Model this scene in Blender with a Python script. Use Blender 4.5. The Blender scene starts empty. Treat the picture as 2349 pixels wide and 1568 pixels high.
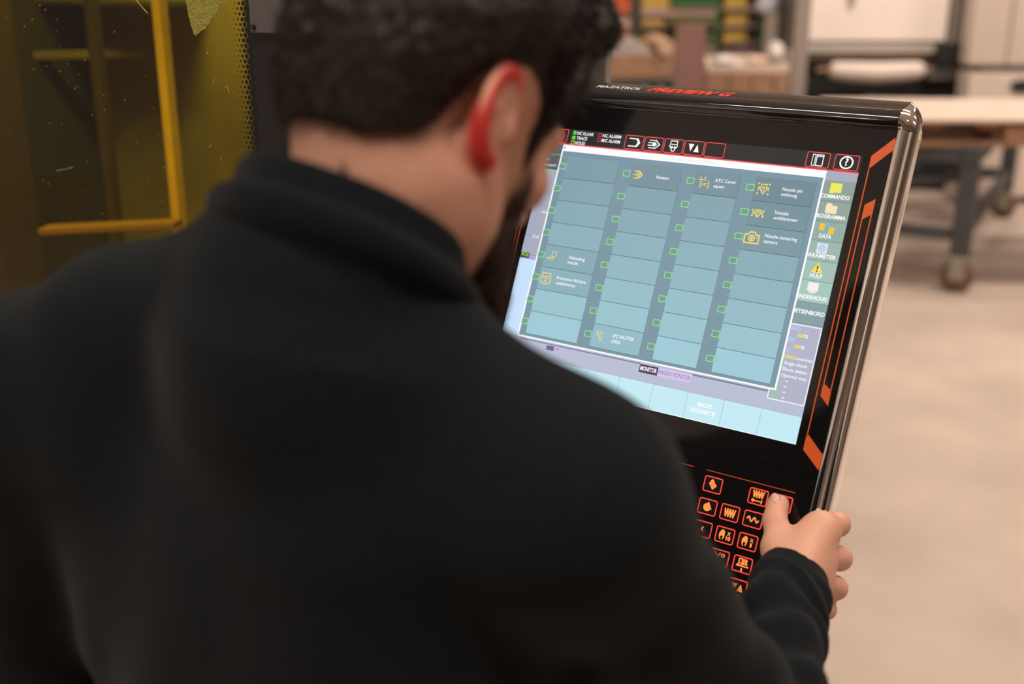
import bpy, bmesh, math, random
import numpy as np
from mathutils import Vector, Matrix
random.seed(7); np.random.seed(7)
SC = bpy.context.scene
COL = SC.collection
# ------------------------------------------------------------------ camera
PITCH, FPX, CAMH = math.radians(18.2458), 2349*40/36.0, 1.65
CP, SP = math.cos(PITCH), math.sin(PITCH)
cam = bpy.data.cameras.new('camera'); cam.lens = 40; cam.sensor_width = 36; cam.sensor_fit = 'HORIZONTAL'
cam.clip_start = 0.02; cam.clip_end = 100
cam.dof.use_dof = True; cam.dof.focus_distance = 1.22; cam.dof.aperture_fstop = 2.8; cam.dof.aperture_blades = 0
camo = bpy.data.objects.new('camera', cam); COL.objects.link(camo)
camo.location = (0, 0, CAMH); camo.rotation_euler = (math.pi/2-PITCH, 0, 0)
SC.camera = camo
# ------------------------------------------------------------------ world, lights, exposure
wd = bpy.data.worlds.new('hall_ambience'); SC.world = wd; wd.use_nodes = True
wd.node_tree.nodes['Background'].inputs['Color'].default_value = (1.0, 0.86, 0.74, 1)
wd.node_tree.nodes['Background'].inputs['Strength'].default_value = 0.16
SC.view_settings.view_transform = 'Standard'; SC.view_settings.look = 'None'
SC.view_settings.gamma = 1.0; SC.view_settings.exposure = 0.0
try: SC.view_settings.use_curve_mapping = False
except Exception: pass
def area_light(name, loc, target, sx, sy, power, color):
    l = bpy.data.lights.new(name, 'AREA'); l.shape = 'RECTANGLE'; l.size = sx; l.size_y = sy
    l.energy = power; l.color = color
    o = bpy.data.objects.new(name, l); COL.objects.link(o); o.location = loc
    o.rotation_euler = (Vector(target)-Vector(loc)).to_track_quat('-Z', 'Y').to_euler()
    return o
WARM = (1.0, 0.87, 0.77)
# (x, y, z), power, aimed at
for loc, pw, aim in (((2.4, 2.0, 5.2), 82, (2.4, 2.0, 0)), ((3.2, 4.8, 5.2), 150, (3.2, 7.6, 0)), ((2.2, 6.6, 5.2), 105, (2.0, 9.6, 0)), ((6.4, 4.5, 5.2), 110, (5.4, 7.5, 0)), ((6.2, 9.0, 5.2), 90, (6.2, 9.0, 0)),
                     ((-1.5, 8.5, 5.2), 60, (-1.5, 8.5, 0)), ((-0.5, -0.7, 5.2), 165, (-0.1, 0.6, 0)), ((-1.8, 0.3, 5.2), 55, (-0.4, 0.7, 0)), ((-7.4, -4.6, 3.2), 150, (-9.0, -1.0, 4.8)), ((4.6, -1.0, 5.2), 85, (4.6, -1.0, 0))):  # low lamp near the left wall is added, its wash brightens the chrome
    area_light('hall_and_fill_lamp', loc, aim, 1.6, 0.35, pw*.88, WARM)
area_light('machine_interior_fill', (-0.74, 1.68, 2.40), (-0.80, 1.95, 1.1), 0.7, 0.12, 15, (1.0, 0.9, 0.72))  # added fill, no lamp seen in there; brightens the posts behind the pane

# ------------------------------------------------------------------ helpers
def W(px, py, z):
    """world point seen at a photo pixel, z metres along the optical axis"""
    X = (px-1174.5)/FPX*z; U = (784-py)/FPX*z
    return np.array([X, z*CP+U*SP, -z*SP+U*CP+CAMH])
def atY(px, py, Y):
    d = W(px, py, 1.0)-np.array([0, 0, CAMH])
    return np.array([0, 0, CAMH])+d*(Y/d[1])
def lin(c):
    return tuple(((v/255)/12.92 if v/255 <= .04045 else ((v/255+.055)/1.055)**2.4) for v in c)
_M = {}
def mat(name, base, rough=.5, metal=0., spec=.5, coat=0., noise=0., nscale=20., bump=0., bscale=80., emit=None, estr=1., attr=None, sheen=0., stretch=None):
    if name in _M: return _M[name]
    m = bpy.data.materials.new(name); m.use_nodes = True; _M[name] = m
    nt = m.node_tree; N = nt.nodes; L = nt.links; b = N['Principled BSDF']
    b.inputs['Base Color'].default_value = (*base, 1); b.inputs['Roughness'].default_value = rough
    b.inputs['Metallic'].default_value = metal; b.inputs['Specular IOR Level'].default_value = spec
    b.inputs['Coat Weight'].default_value = coat; b.inputs['Coat Roughness'].default_value = .04
    if sheen: b.inputs['Sheen Weight'].default_value = sheen
    tc = N.new('ShaderNodeTexCoord'); vec = tc.outputs['Object']
    if stretch:
        mp = N.new('ShaderNodeMapping'); mp.inputs['Scale'].default_value = stretch; L.new(vec, mp.inputs['Vector']); vec = mp.outputs['Vector']
    src = None
    if attr:
        at = N.new('ShaderNodeAttribute'); at.attribute_name = attr; src = at.outputs['Color']
    if noise:
        nz = N.new('ShaderNodeTexNoise'); nz.inputs['Scale'].default_value = nscale; nz.inputs['Detail'].default_value = 5
        L.new(vec, nz.inputs['Vector'])
        mr = N.new('ShaderNodeMapRange'); mr.inputs['From Min'].default_value = .25; mr.inputs['From Max'].default_value = .75
        mr.inputs['To Min'].default_value = 1-noise; mr.inputs['To Max'].default_value = 1+noise
        L.new(nz.outputs['Fac'], mr.inputs['Value'])
        vm = N.new('ShaderNodeVectorMath'); vm.operation = 'SCALE'
        if src is None: vm.inputs[0].default_value = base
        else: L.new(src, vm.inputs[0])
        L.new(mr.outputs['Result'], vm.inputs['Scale']); src = vm.outputs['Vector']
    if src is not None: L.new(src, b.inputs['Base Color'])
    if bump:
        n2 = N.new('ShaderNodeTexNoise'); n2.inputs['Scale'].default_value = bscale; n2.inputs['Detail'].default_value = 4
        L.new(vec, n2.inputs['Vector'])
        bp = N.new('ShaderNodeBump'); bp.inputs['Strength'].default_value = bump; bp.inputs['Distance'].default_value = .004
        L.new(n2.outputs['Fac'], bp.inputs['Height']); L.new(bp.outputs['Normal'], b.inputs['Normal'])
    if emit is not None:
        b.inputs['Emission Color'].default_value = (*emit, 1); b.inputs['Emission Strength'].default_value = estr
    return m
def ink_mat(name, strength, rough=.2):
    """a lit display: colours come from the 'Col' attribute of the printed pieces"""
    if name in _M: return _M[name]
    m = mat(name, (.004, .004, .004), rough=rough, spec=.4)
    nt = m.node_tree; a = nt.nodes.new('ShaderNodeAttribute'); a.attribute_name = 'Col'
    b = nt.nodes['Principled BSDF']; nt.links.new(a.outputs['Color'], b.inputs['Emission Color'])
    b.inputs['Emission Strength'].default_value = strength
    return m
def tag(o, label=None, cat=None, group=None, kind=None):
    if label: o['label'] = label
    if cat: o['category'] = cat
    if group: o['group'] = group
    if kind: o['kind'] = kind
    return o
def link(name, me, m=None, parent=None):
    o = bpy.data.objects.new(name, me); COL.objects.link(o)
    if m is not None: me.materials.append(m)
    if parent is not None: o.parent = parent
    return o
def empty(name, loc=(0, 0, 0), rz=0., M=None):
    o = bpy.data.objects.new(name, None); COL.objects.link(o); o.empty_display_size = .05
    if M is not None: o.matrix_world = M
    else: o.location = loc; o.rotation_euler = (0, 0, rz)
    return o
class MB:
    """collects shapes; build() links them as ONE mesh"""
    def __init__(s, k=1.): s.v = []; s.f = []; s.c = []; s.k = k
    def add(s, vs, fs, col=None):
        n = len(s.v); s.v += [tuple(map(float, p)) for p in vs]; s.f += [tuple(i+n for i in f) for f in fs]; s.c += [col]*len(fs); return s
    def box(s, lo, hi, col=None):
        x0, y0, z0 = lo; x1, y1, z1 = hi
        return s.add([(x0, y0, z0), (x1, y0, z0), (x1, y1, z0), (x0, y1, z0), (x0, y0, z1), (x1, y0, z1), (x1, y1, z1), (x0, y1, z1)],
                     [(3, 2, 1, 0), (4, 5, 6, 7), (0, 1, 5, 4), (1, 2, 6, 5), (2, 3, 7, 6), (3, 0, 4, 7)], col)
    def bar(s, a, b, w, h=None, col=None, up=(0, 0, 1)):
        a = Vector(a); b = Vector(b); d = (b-a).normalized(); u = Vector(up)
        if abs(d.dot(u)) > .98: u = Vector((1, 0, 0))
        x = d.cross(u).normalized(); y = x.cross(d); h = h or w
        vs = []
        for p in (a, b):
            for sx, sy in ((-1, -1), (1, -1), (1, 1), (-1, 1)): vs.append(p+x*(sx*w/2)+y*(sy*h/2))
        return s.add(vs, [(3, 2, 1, 0), (4, 5, 6, 7), (0, 1, 5, 4), (1, 2, 6, 5), (2, 3, 7, 6), (3, 0, 4, 7)], col)
    def tube(s, pts, r, n=12, caps=True, col=None):
        pts = [Vector(p) for p in pts]; rs = r if hasattr(r, '__len__') else [r]*len(pts); base = len(s.v); vs = []; fs = []
        u = None
        for i, p in enumerate(pts):
            d = (pts[min(i+1, len(pts)-1)]-pts[max(i-1, 0)]).normalized()
            if u is None: u = d.orthogonal().normalized()
            u = (u-d*u.dot(d)).normalized(); w = d.cross(u)
            for k in range(n):
                a = 2*math.pi*k/n; vs.append(p+(u*math.cos(a)+w*math.sin(a))*rs[i])
        for i in range(len(pts)-1):
            for k in range(n):
                a = i*n+k; b = i*n+(k+1) % n; fs.append((a, b, b+n, a+n))
        if caps: fs.append(tuple(range(n))[::-1]); fs.append(tuple((len(pts)-1)*n+k for k in range(n)))
        return s.add(vs, fs, col)
    def prism(s, outline, w0, w1, col=None):
        n = len(outline)
        vs = [(x, y, w0) for x, y in outline]+[(x, y, w1) for x, y in outline]
        fs = [tuple(range(n))[::-1], tuple(range(n, 2*n))]+[(i, (i+1) % n, n+(i+1) % n, n+i) for i in range(n)]
        return s.add(vs, fs, col)
    # flat print in the plane w
    def rect(s, u0, v0, u1, v1, w, col): return s.add([(u0, v0, w), (u1, v0, w), (u1, v1, w), (u0, v1, w)], [(0, 1, 2, 3)], col)
    def poly(s, pts, w, col): return s.add([(x, y, w) for x, y in pts], [tuple(range(len(pts)))], col)
    def frame(s, u0, v0, u1, v1, t, w, col, r=0.):
        o = rrect(u0, v0, u1, v1, r); i = rrect(u0+t, v0+t, u1-t, v1-t, max(r-t, .0))
        n = len(o); vs = [(x, y, w) for x, y in o]+[(x, y, w) for x, y in i]
        return s.add(vs, [(k, (k+1) % n, n+(k+1) % n, n+k) for k in range(n)], col)
    def line(s, pts, t, w, col, closed=False):
        P = [np.array(p, float) for p in pts]; n = len(P)
        for i in range(n if closed else n-1):
            a, b = P[i], P[(i+1) % n]; d = b-a; l = np.linalg.norm(d)
            if l < 1e-9: continue
            d /= l; nn = np.array([-d[1], d[0]])*t/2; a = a-d*t*.3; b = b+d*t*.3
            s.poly([a-nn, b-nn, b+nn, a+nn], w, col)
        return s
    def disc(s, u, v, r, w, col, n=20, r2=None):
        return s.poly([(u+r*math.cos(2*math.pi*k/n), v+(r2 or r)*math.sin(2*math.pi*k/n)) for k in range(n)], w, col)
    def text(s, t, u, v, size, w, col, align='CENTER', shear=0., stretch=1., bold=0., fn=None):
        vs, fs = text_geo(t, align, shear, bold)
        return s.add([(lambda q: fn(q) if fn else q)((u+x*size*stretch, v+y*size, w)) for x, y in vs], fs, col)
    def textfit(s, t, u0, u1, v, cap, w, col, shear=0., bold=0., fn=None):
        vs, fs = text_geo(t, 'LEFT', shear, bold); xs = [p[0] for p in vs]; a, b = min(xs), max(xs); k = (u1-u0)/(b-a); h = cap/.69
        return s.add([(lambda q: fn(q) if fn else q)((u0+(x-a)*k, v+y*h, w)) for x, y in vs], fs, col)
    def build(s, name, m=None, parent=None, smooth=False, bevel=0., seg=2, angle=40, M=None):
        me = bpy.data.meshes.new(name); me.from_pydata([(x*s.k, y*s.k, z*s.k) for x, y, z in s.v], [], s.f); me.update()
        if any(c is not None for c in s.c):
            at = me.color_attributes.new('Col', 'FLOAT_COLOR', 'CORNER'); buf = []
            for p, c in zip(me.polygons, s.c): buf += [*(c or (0, 0, 0)), 1.]*p.loop_total
            at.data.foreach_set('color', buf)
        if bevel:
            bm = bmesh.new(); bm.from_mesh(me); bmesh.ops.recalc_face_normals(bm, faces=bm.faces)
            es = [e for e in bm.edges if len(e.link_faces) == 2 and e.calc_face_angle(0) > .5]
            bmesh.ops.bevel(bm, geom=es, offset=bevel, segments=seg, affect='EDGES', profile=.5, clamp_overlap=True)
            bm.to_mesh(me); bm.free()
        if smooth:
            for p in me.polygons: p.use_smooth = True
            try: me.set_sharp_from_angle(angle=math.radians(angle))
            except Exception: pass
        o = link(name, me, m, parent)
        return o
def rrect(u0, v0, u1, v1, r, n=4):
    if r <= 0: return [(u0, v0)]*1+[(u1, v0), (u1, v1), (u0, v1)] if r == 0. and n == 0 else [p for p in ((u0, v0), (u1, v0), (u1, v1), (u0, v1)) for _ in range(n+1)]
    out = []
    for cx, cy, a0 in ((u0+r, v0+r, 180), (u1-r, v0+r, 270), (u1-r, v1-r, 0), (u0+r, v1-r, 90)):
        for k in range(n+1):
            a = math.radians(a0+90*k/n); out.append((cx+r*math.cos(a), cy+r*math.sin(a)))
    return out
_T = {}
def text_geo(t, align, shear, bold):
    key = (t, align, shear, bold)
    if key not in _T:
        cu = bpy.data.curves.new('tmp', 'FONT'); cu.body = t; cu.size = 1; cu.align_x = align; cu.align_y = 'CENTER'; cu.shear = shear; cu.offset = bold; cu.resolution_u = 3
        o = bpy.data.objects.new('tmp', cu); COL.objects.link(o)
        dg = bpy.context.evaluated_depsgraph_get(); me = o.evaluated_get(dg).to_mesh()
        _T[key] = ([(v.co.x, v.co.y) for v in me.vertices], [tuple(p.vertices) for p in me.polygons])
        bpy.data.objects.remove(o); bpy.data.curves.remove(cu)
    return _T[key]
def copy_tree(o, parent=None):
    c = o.copy(); COL.objects.link(c)
    if parent is not None: c.parent = parent
    for ch in [x for x in COL.objects if x.parent == o]: copy_tree(ch, c)
    return c
# ------------------------------------------------------------------ the hall
floor_m = mat('concrete_floor', (.535, .435, .36), rough=.5, noise=.2, nscale=1.6, bump=.06, bscale=45, spec=.35)
def struct(name, lo, hi, m):
    return tag(MB().box(lo, hi).build(name, m), kind='structure')
struct('floor', (-9, -6, -.12), (13, 14, 0), floor_m)
wall_m = mat('painted_wall', (.40, .34, .29), rough=.8, noise=.05, nscale=3)
struct('wall_back', (-9, 14, -.12), (13, 14.2, 6.5), wall_m)
struct('wall_right', (13, -6, -.12), (13.2, 14.2, 6.5), wall_m)
struct('wall_near', (-9, -6.2, -.12), (13, -6, 6.5), mat('grey_wall', (.34, .30, .27), rough=.8, noise=.05, nscale=3))
struct('ceiling', (-9, -6.2, 6.5), (13.2, 14.2, 6.7), mat('pale_ceiling', (.86, .80, .74), rough=.9))
struct('wall_left', (-9.2, -6, -.12), (-9, 14.2, 6.5), mat('pale_wall', (.58, .54, .50), rough=.8, noise=.04, nscale=2))
# ------------------------------------------------------------------ laser machine with the yellow window
TH = math.radians(32)
O0 = W(579, 200, 1.27)
er = np.array([math.cos(TH), -math.sin(TH), 0]); ea = np.array([math.sin(TH), math.cos(TH), 0])
MM = Matrix(((er[0], ea[0], 0, O0[0]), (er[1], ea[1], 0, O0[1]), (0, 0, 1, 0), (0, 0, 0, 1)))
machine = empty('laser_machine', M=MM)
tag(machine, 'dark laser machine with a yellow tinted viewing window edged with hexagons', 'machine')
MI = np.array(MM.inverted())
def mloc(p): return tuple((MI @ np.array([*p, 1.]))[:3])
blackm = mat('black_gloss_door', (.012, .012, .013), rough=.12, spec=.5, noise=.2, nscale=9)
def MP(name, lo, hi, m, bevel=.002, label=None):
    o = MB().box(lo, hi).build(name, m, machine, bevel=bevel)
    if label: o['label'] = label
    return o
MP('door_stile', (0.0, -.0004, .2), (.13, .05, 2.45), blackm, .0005)
MP('door_stile', (-1.14, -.0004, .2), (-1.0, .05, 2.45), blackm, .0005)
MP('door_rail', (-1.0, -.0004, .2), (0, .05, .70), blackm, .0005)
MP('door_rail', (-1.0, -.0004, 2.2), (0, .05, 2.45), blackm, .0005)
MP('plinth', (-1.14, .0, .0), (.09, .70, .2), mat('machine_grey', (.09, .09, .095), rough=.5, noise=.1, nscale=12))
# pane
pm = bpy.data.materials.new('yellow_safety_glass'); pm.use_nodes = True
nt = pm.node_tree; nt.nodes.clear()
out = nt.nodes.new('ShaderNodeOutputMaterial'); mx = nt.nodes.new('ShaderNodeMixShader'); tr = nt.nodes.new('ShaderNodeBsdfTransparent')
gl = nt.nodes.new('ShaderNodeBsdfGlossy'); fr = nt.nodes.new('ShaderNodeFresnel'); fr.inputs['IOR'].default_value = 1.5
tr.inputs['Color'].default_value = (.93, .86, .22, 1); gl.inputs['Roughness'].default_value = .03
ge = nt.nodes.new('ShaderNodeNewGeometry'); mu = nt.nodes.new('ShaderNodeMath'); mu.operation = 'SUBTRACT'; mu.use_clamp = True   # only the outer face mirrors
nt.links.new(fr.outputs[0], mu.inputs[0]); nt.links.new(ge.outputs['Backfacing'], mu.inputs[1]); nt.links.new(mu.outputs[0], mx.inputs[0]); nt.links.new(tr.outputs[0], mx.inputs[1]); nt.links.new(gl.outputs[0], mx.inputs[2]); nt.links.new(mx.outputs[0], out.inputs[0])
pane = MP('window_pane', (-1.0, 0, .70), (0.0, .006, 2.2), pm, 0, 'yellow tinted pane')
# hexagon print along the pane's edge
fm = mat('black_print', (.006, .006, .006), rough=.2)
hx = MB(); P = .0065; R0 = P/2/math.cos(math.radians(30)); rowp = R0*1.5
def hexa(x, z, r):
    hx.add([(x+r*math.sin(math.radians(60*k)), -.0006, z+r*math.cos(math.radians(60*k))) for k in range(6)], [(5, 4, 3, 2, 1, 0)])
for i in range(int(1.5/rowp)):
    z = .70+i*rowp
    if i % 2 == 0:
        for x, r in ((-.0045, .0031), (-.011, .0019), (-.0175, .0010), (-.024, .0005)): hexa(x, z, r)
        hexa(.0020, z, R0)
    else:
        for x, r in ((-.00775, .0026), (-.01425, .0014), (-.02075, .0007)): hexa(x, z, r)
        hexa(-.00125, z, R0)
tag(hx.build('hexagon_print', fm, machine), kind='stuff')
# grey plate with a bolt beside the pane
zp = W(620, 74, 1.25)[2]
MP('cover_plate', (.0085, -.006, zp), (.15, .002, zp+.30), mat('grey_plate', (.085, .08, .078), rough=.45, noise=.06, nscale=30), .001, 'grey plate')
b = mloc(W(606, 60, 1.25)); MB().tube([(b[0], -.010, b[2]), (b[0], -.005, b[2])], .0028, 6).build('bolt', mat('dark_bolt', (.02, .02, .02), rough=.4), machine)
# a torn scrap of protective film left on the pane, scratches and specks
sm = mat('film_scrap', (.25, .235, .035), rough=.55, noise=.25, nscale=160, bump=.5, bscale=220)
rg = random.Random(3)
def onpane(px, py, off=-.0008):
    d = W(px, py, 1.)-np.array([0, 0, CAMH]); o = np.array([0, 0, CAMH])
    t = ((O0-o) @ ea+off)/(d @ ea); q = mloc(o+d*t); return q
outl = [(418, -60), (425, -10), (428, 20), (433, 40), (438, 60), (444, 78), (450, 82), (458, 74), (468, 66), (476, 58), (484, 46), (494, 36), (502, 22), (500, 16), (510, 8), (522, 0), (535, -10), (540, -60)]
jag = []
for (a, b_) in zip(outl, outl[1:]):
    for k in range(3): jag.append((a[0]+(b_[0]-a[0])*k/3+rg.uniform(-1.4, 1.4), a[1]+(b_[1]-a[1])*k/3+rg.uniform(-1.4, 1.4)))
jag.append(outl[-1])
sp = [onpane(*q) for q in jag]
mb = MB(); n = len(sp)
mb.add([(q[0], q[1], q[2]) for q in sp]+[(q[0], q[1]+.0006, q[2]) for q in sp], [tuple(range(n)), tuple(range(2*n-1, n-1, -1))]+[(i, n+i, n+(i+1) % n, (i+1) % n) for i in range(n)])
o = mb.build('film_scrap', sm, machine); o['label'] = 'torn pale scrap of film stuck on the pane'
mb = MB()
scr = [((308, -6), (324, 14), (339, 31)), ((492, 180), (490, 186), (488, 194)), ((515, 200), (522, 196)), ((522, 198), (524, 208), (526, 214)), ((130, 391), (150, 388), (168, 383)), ((473, 118), (476, 124)), ((480, 338), (484, 332))]
for pl in scr: mb.tube([onpane(*q) for q in pl], .0003, 4)
for _ in range(70):
    x, y = rg.uniform(5, 560), rg.uniform(10, 520); q = onpane(x, y); r = rg.uniform(.0003, .0009)
    mb.add([(q[0]-r, q[1], q[2]), (q[0], q[1], q[2]+r*1.3), (q[0]+r, q[1], q[2]), (q[0], q[1], q[2]-r)], [(3, 2, 1, 0)])
tag(mb.build('dust_specks', mat('pale_dust', (.55, .5, .18), rough=.6), machine), kind='stuff')
# inside of the machine
intm = mat('machine_interior', (.27, .23, .20), rough=.7, noise=.25, nscale=5)
MP('back_panel', (-1.14, .68, .2), (.09, .70, 2.45), intm)
MP('floor_tray', (-1.14, .05, .2), (.09, .68, .24), mat('tray_steel', (.16, .14, .12), rough=.5, noise=.3, nscale=14))
MP('side_panel', (-1.14, .05, .2), (-1.12, .68, 2.45), mat('side_dark', (.05, .05, .045), rough=.6, noise=.2, nscale=8))
MP('side_panel', (.07, .05, .2), (.09, .68, 2.45), mat('side_dark', (.05, .05, .045)))
ym = mat('yellow_paint', (.66, .47, .05), rough=.4, noise=.08, nscale=30)
ym2 = mat('worn_yellow_paint', (.46, .31, .05), rough=.5, noise=.15, nscale=30)
dm = mat('dark_steel_post', (.045, .035, .03), rough=.5, noise=.1, nscale=30)
def post(px, py, z, w, m, name='post', z0=.24, z1=2.42, d=None, top=None):
    q = mloc(W(px, py, z)); d = d or w
    if top: z1 = mloc(W(*top, z))[2]
    return MB().box((q[0]-w/2, q[1]-d/2, z0), (q[0]+w/2, q[1]+d/2, z1)).build(name, m, machine, bevel=.003)
post(388, 250, 1.95, .020, ym, 'yellow_post')
post(28, 250, 2.25, .022, ym2, 'yellow_post', top=(10, 125)); post(48, 250, 2.3, .017, mat('dull_yellow_paint', (.24, .14, .03), rough=.5), 'yellow_post')
post(236, 250, 2.05, .021, dm, 'dark_post'); post(110, 250, 2.42, .030, mat('pale_post', (.30, .24, .20), rough=.6), 'pale_post', top=(100, 125))
post(-30, 250, 2.0, .09, dm, 'dark_post'); post(50, 300, 2.36, .05, dm, 'dark_post')
a, b = mloc(W(100, 527, 2.0)), mloc(W(410, 512, 1.97))
MB().bar(a, b, .04, .012).build('cross_bar', mat('dull_yellow_paint', (.24, .14, .03), rough=.5), machine, bevel=.002)
a, b = mloc(W(-20, 130, 2.3)), mloc(W(330, 122, 2.25))
MB().bar(a, b, .02, .016).build('cross_bar', intm, machine, bevel=.002)
# bright machine head up top behind the pane
gm = mat('green_grey_housing', (.30, .30, .12), rough=.5, noise=.35, nscale=9)
a = mloc(W(230, 10, 2.25)); a = (a[0], .60, a[2]); MB().box((a[0]-.30, a[1]-.05, a[2]), (a[0]+.24, a[1]+.08, a[2]+.4)).build('carriage', gm, machine, bevel=.01)
# ------------------------------------------------------------------ control console (local millimetres: u right, v up, w towards the operator)
YAW, TILT = math.radians(34.709), math.radians(24.467)
Crt = np.array([math.cos(YAW), -math.sin(YAW), 0]); Cnh = np.array([-math.sin(YAW), -math.cos(YAW), 0])
Cup = np.array([0, 0, 1])*math.cos(TILT)-Cnh*math.sin(TILT); Cn = np.cross(Crt, Cup)
Cc = np.array([.16632, 1.21267, -.31926+CAMH])
CM = Matrix(((Crt[0], Cup[0], Cn[0], Cc[0]), (Crt[1], Cup[1], Cn[1], Cc[1]), (Crt[2], Cup[2], Cn[2], Cc[2]), (0, 0, 0, 1)))
def PW(u, v, w=0.): return Cc+(Crt*u+Cup*v+Cn*w)/1000
def PX(px, py, w=0.):
    """world point under a photo pixel on the plane w mm in front of the console face"""
    o = np.array([0, 0, CAMH]); d = W(px, py, 1.)-o
    return o+d*((Cc+Cn*w/1000-o) @ Cn)/(d @ Cn)
console = empty('control_console', M=CM)
tag(console, 'tilted black machine control console with chrome sides and lit touch screen', 'console')
glass = mat('black_console_glass', (.006, .0055, .006), rough=.07, spec=.5)
plast = mat('black_console_plastic', (.010, .010, .011), rough=.35, noise=.1, nscale=60)
barm = mat('black_gloss_bar', (.010, .010, .011), rough=.09, spec=.6, coat=.6, noise=.2, nscale=35)
chrome = mat('chrome', (.90, .89, .88), rough=.05, metal=1.)
def CP_(lo, hi, name, m, bevel=.0003):
    return MB(.001).box(lo, hi).build(name, m, console, bevel=bevel)
MB(.001).prism(rrect(-229, -358, 229, 206, 14, 6), -40, -6.2).build('housing', plast, console, bevel=.0025)
CP_((-217, -175.6, -6), (217, 180, 0), 'front_glass', glass, 0)
CP_((-217, -352, -6), (217, -175.9, -.4), 'keypad_panel', glass, 0)
CP_((-217, -362, -20), (217, -352.5, 2), 'bottom_edge', plast, .002)
side = [(0, -.5), (0, 1.2), (1.2, 2.6), (4, 3.2), (7, 3.0), (9, 1.8), (10, -.5), (10.4, -2.4), (11.6, -2.6), (13.5, -2.2), (15.2, -2.8), (16.6, -4.4), (17.6, -7), (18, -11), (17.6, -15), (16.4, -17.4), (14.4, -18), (13.4, -20), (13.4, -40)]
topp = [(0, -.5), (0, .8), (1.0, 1.0), (1.6, 2.4), (4, 5.2), (7, 6.6), (10, 6.9), (13, 6.0), (16, 4.2), (19, 1.6), (20.2, .4), (20.8, -.4), (38.5, -27), (39, -28.5), (38.4, -30), (36, -32), (30, -34), (26, -36), (26, -40)]
def resam(pr, n=26):
    q = np.array(pr, float); l = np.concatenate([[0], np.cumsum(np.linalg.norm(np.diff(q, axis=0), axis=1))]); t = np.linspace(0, l[-1], n)
    q = np.stack([np.interp(t, l, q[:, 0]), np.interp(t, l, q[:, 1])], 1); r = q.copy()
    for _ in range(2): r[1:-1] = (r[:-2]+2*r[1:-1]+r[2:])/4
    return r
def sweep(rows, name, m, close=False, angle=30):
    mb = MB(.001); n = len(rows[0]); vs = [p for r in rows for p in r]
    fs = [(i*n+k, i*n+k+1, (i+1)*n+k+1, (i+1)*n+k) for i in range(len(rows)-1) for k in range(n-1)]
    fs += [tuple(range(n))[::-1], tuple((len(rows)-1)*n+k for k in range(n))]
    mb.add(vs, fs); o = mb.build(name, m, console, smooth=True, angle=angle)
    bm = bmesh.new(); bm.from_mesh(o.data); bmesh.ops.recalc_face_normals(bm, faces=bm.faces); bm.to_mesh(o.data); bm.free()
    return o
o = sweep([[(u, 180+d, w) for d, w in topp] for u in (-216.4, -100, 50, 216.4)], 'top_bar', barm)
for s in (1, -1):
    sweep([[(s*(217+d), v, w) for d, w in side] for v in (-362, -150, 50, 179.6)], 'side_rail', chrome)['label'] = 'chrome side rail'
    rows = []
    for k in range(25):
        t = k/24; a = t*math.pi/2; e = t**1.6
        rows.append([(s*(217+(d0*(1-e)+d1*e)*math.cos(a)), 180.2+(d0*(1-e)+d1*e)*math.sin(a), w0*(1-e)+w1*e) for (d0, w0), (d1, w1) in zip(resam(side), resam(topp))])
    sweep(rows, 'corner_cap', chrome, angle=80)['label'] = 'chrome rounded corner'
# stand
MB(.001).bar((0, -120, -42), (0, -150, -120), 110, 60, up=(1, 0, 0)).build('mounting_arm', plast, console, bevel=.004)
MIc = np.array(CM.inverted())
def cl(p): return tuple((MIc @ np.array([*p, 1.]))[:3])
q = PW(0, -150, -118)
mb = MB(); mb.tube([cl((q[0], q[1], .03)), cl((q[0], q[1], q[2]+.03))], .04, 20); mb.build('column', mat('grey_column', (.12, .12, .12), rough=.45), console, smooth=True)
mb = MB(); mb.tube([cl((q[0], q[1], 0)), cl((q[0], q[1], .03))], .2, 28); mb.build('base_plate', plast, console, smooth=True)
# orange stripes printed on the glass
ora = mat('orange_print', (.62, .095, .015), rough=.35)
def stripe(pts): MB(.001).poly(pts, .25, None).build('orange_stripe', ora, console)
def stripel(a, b, t): MB(.001).rect(a[0]-t/2, min(a[1], b[1]), a[0]+t/2, max(a[1], b[1]), .25, None).build('orange_stripe', ora, console)
for s in (1, -1):
    stripe([(s*196.7, 151), (s*196.7, 137), (s*216.6, 158.5), (s*216.6, 172)][::s])
    stripe([(s*201.2, 100.5), (s*201.2, 84.5), (s*211, 92), (s*211, 107.5)][::s])
    stripe([(s*201.2, -84), (s*201.2, -97), (s*211, -106), (s*211, -90)][::s])
    stripe([(s*196.4, -136), (s*196.4, -153.5), (s*216.6, -170.5), (s*216.6, -154)][::s])
    stripel((s*197.2, 140), (s*197.2, -140), 1.2); stripel((s*201.9, 86), (s*201.9, -86), 1.2); stripel((s*210.3, 93), (s*210.3, -92), 1.2)
# lettering on the sloping top face
def topfn(q):
    u, t, w = q; return (u, 200.9+17.7*t/32+.12*.83, -.4-26.6*t/32+.12*.55)
MB(.001).textfit('MAZATROL', -146, -87, 13, 9, 0, (1, 1, 1), fn=topfn, bold=.012).build('white_lettering', mat('white_print', (.75, .75, .75), rough=.4), console)
MB(.001).textfit('PREVIEW G', -78, 28, 13.5, 14, 0, (1, 1, 1), shear=.35, bold=.05, fn=topfn).build('red_lettering', mat('red_print', (.75, .05, .03), rough=.4), console)
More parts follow.
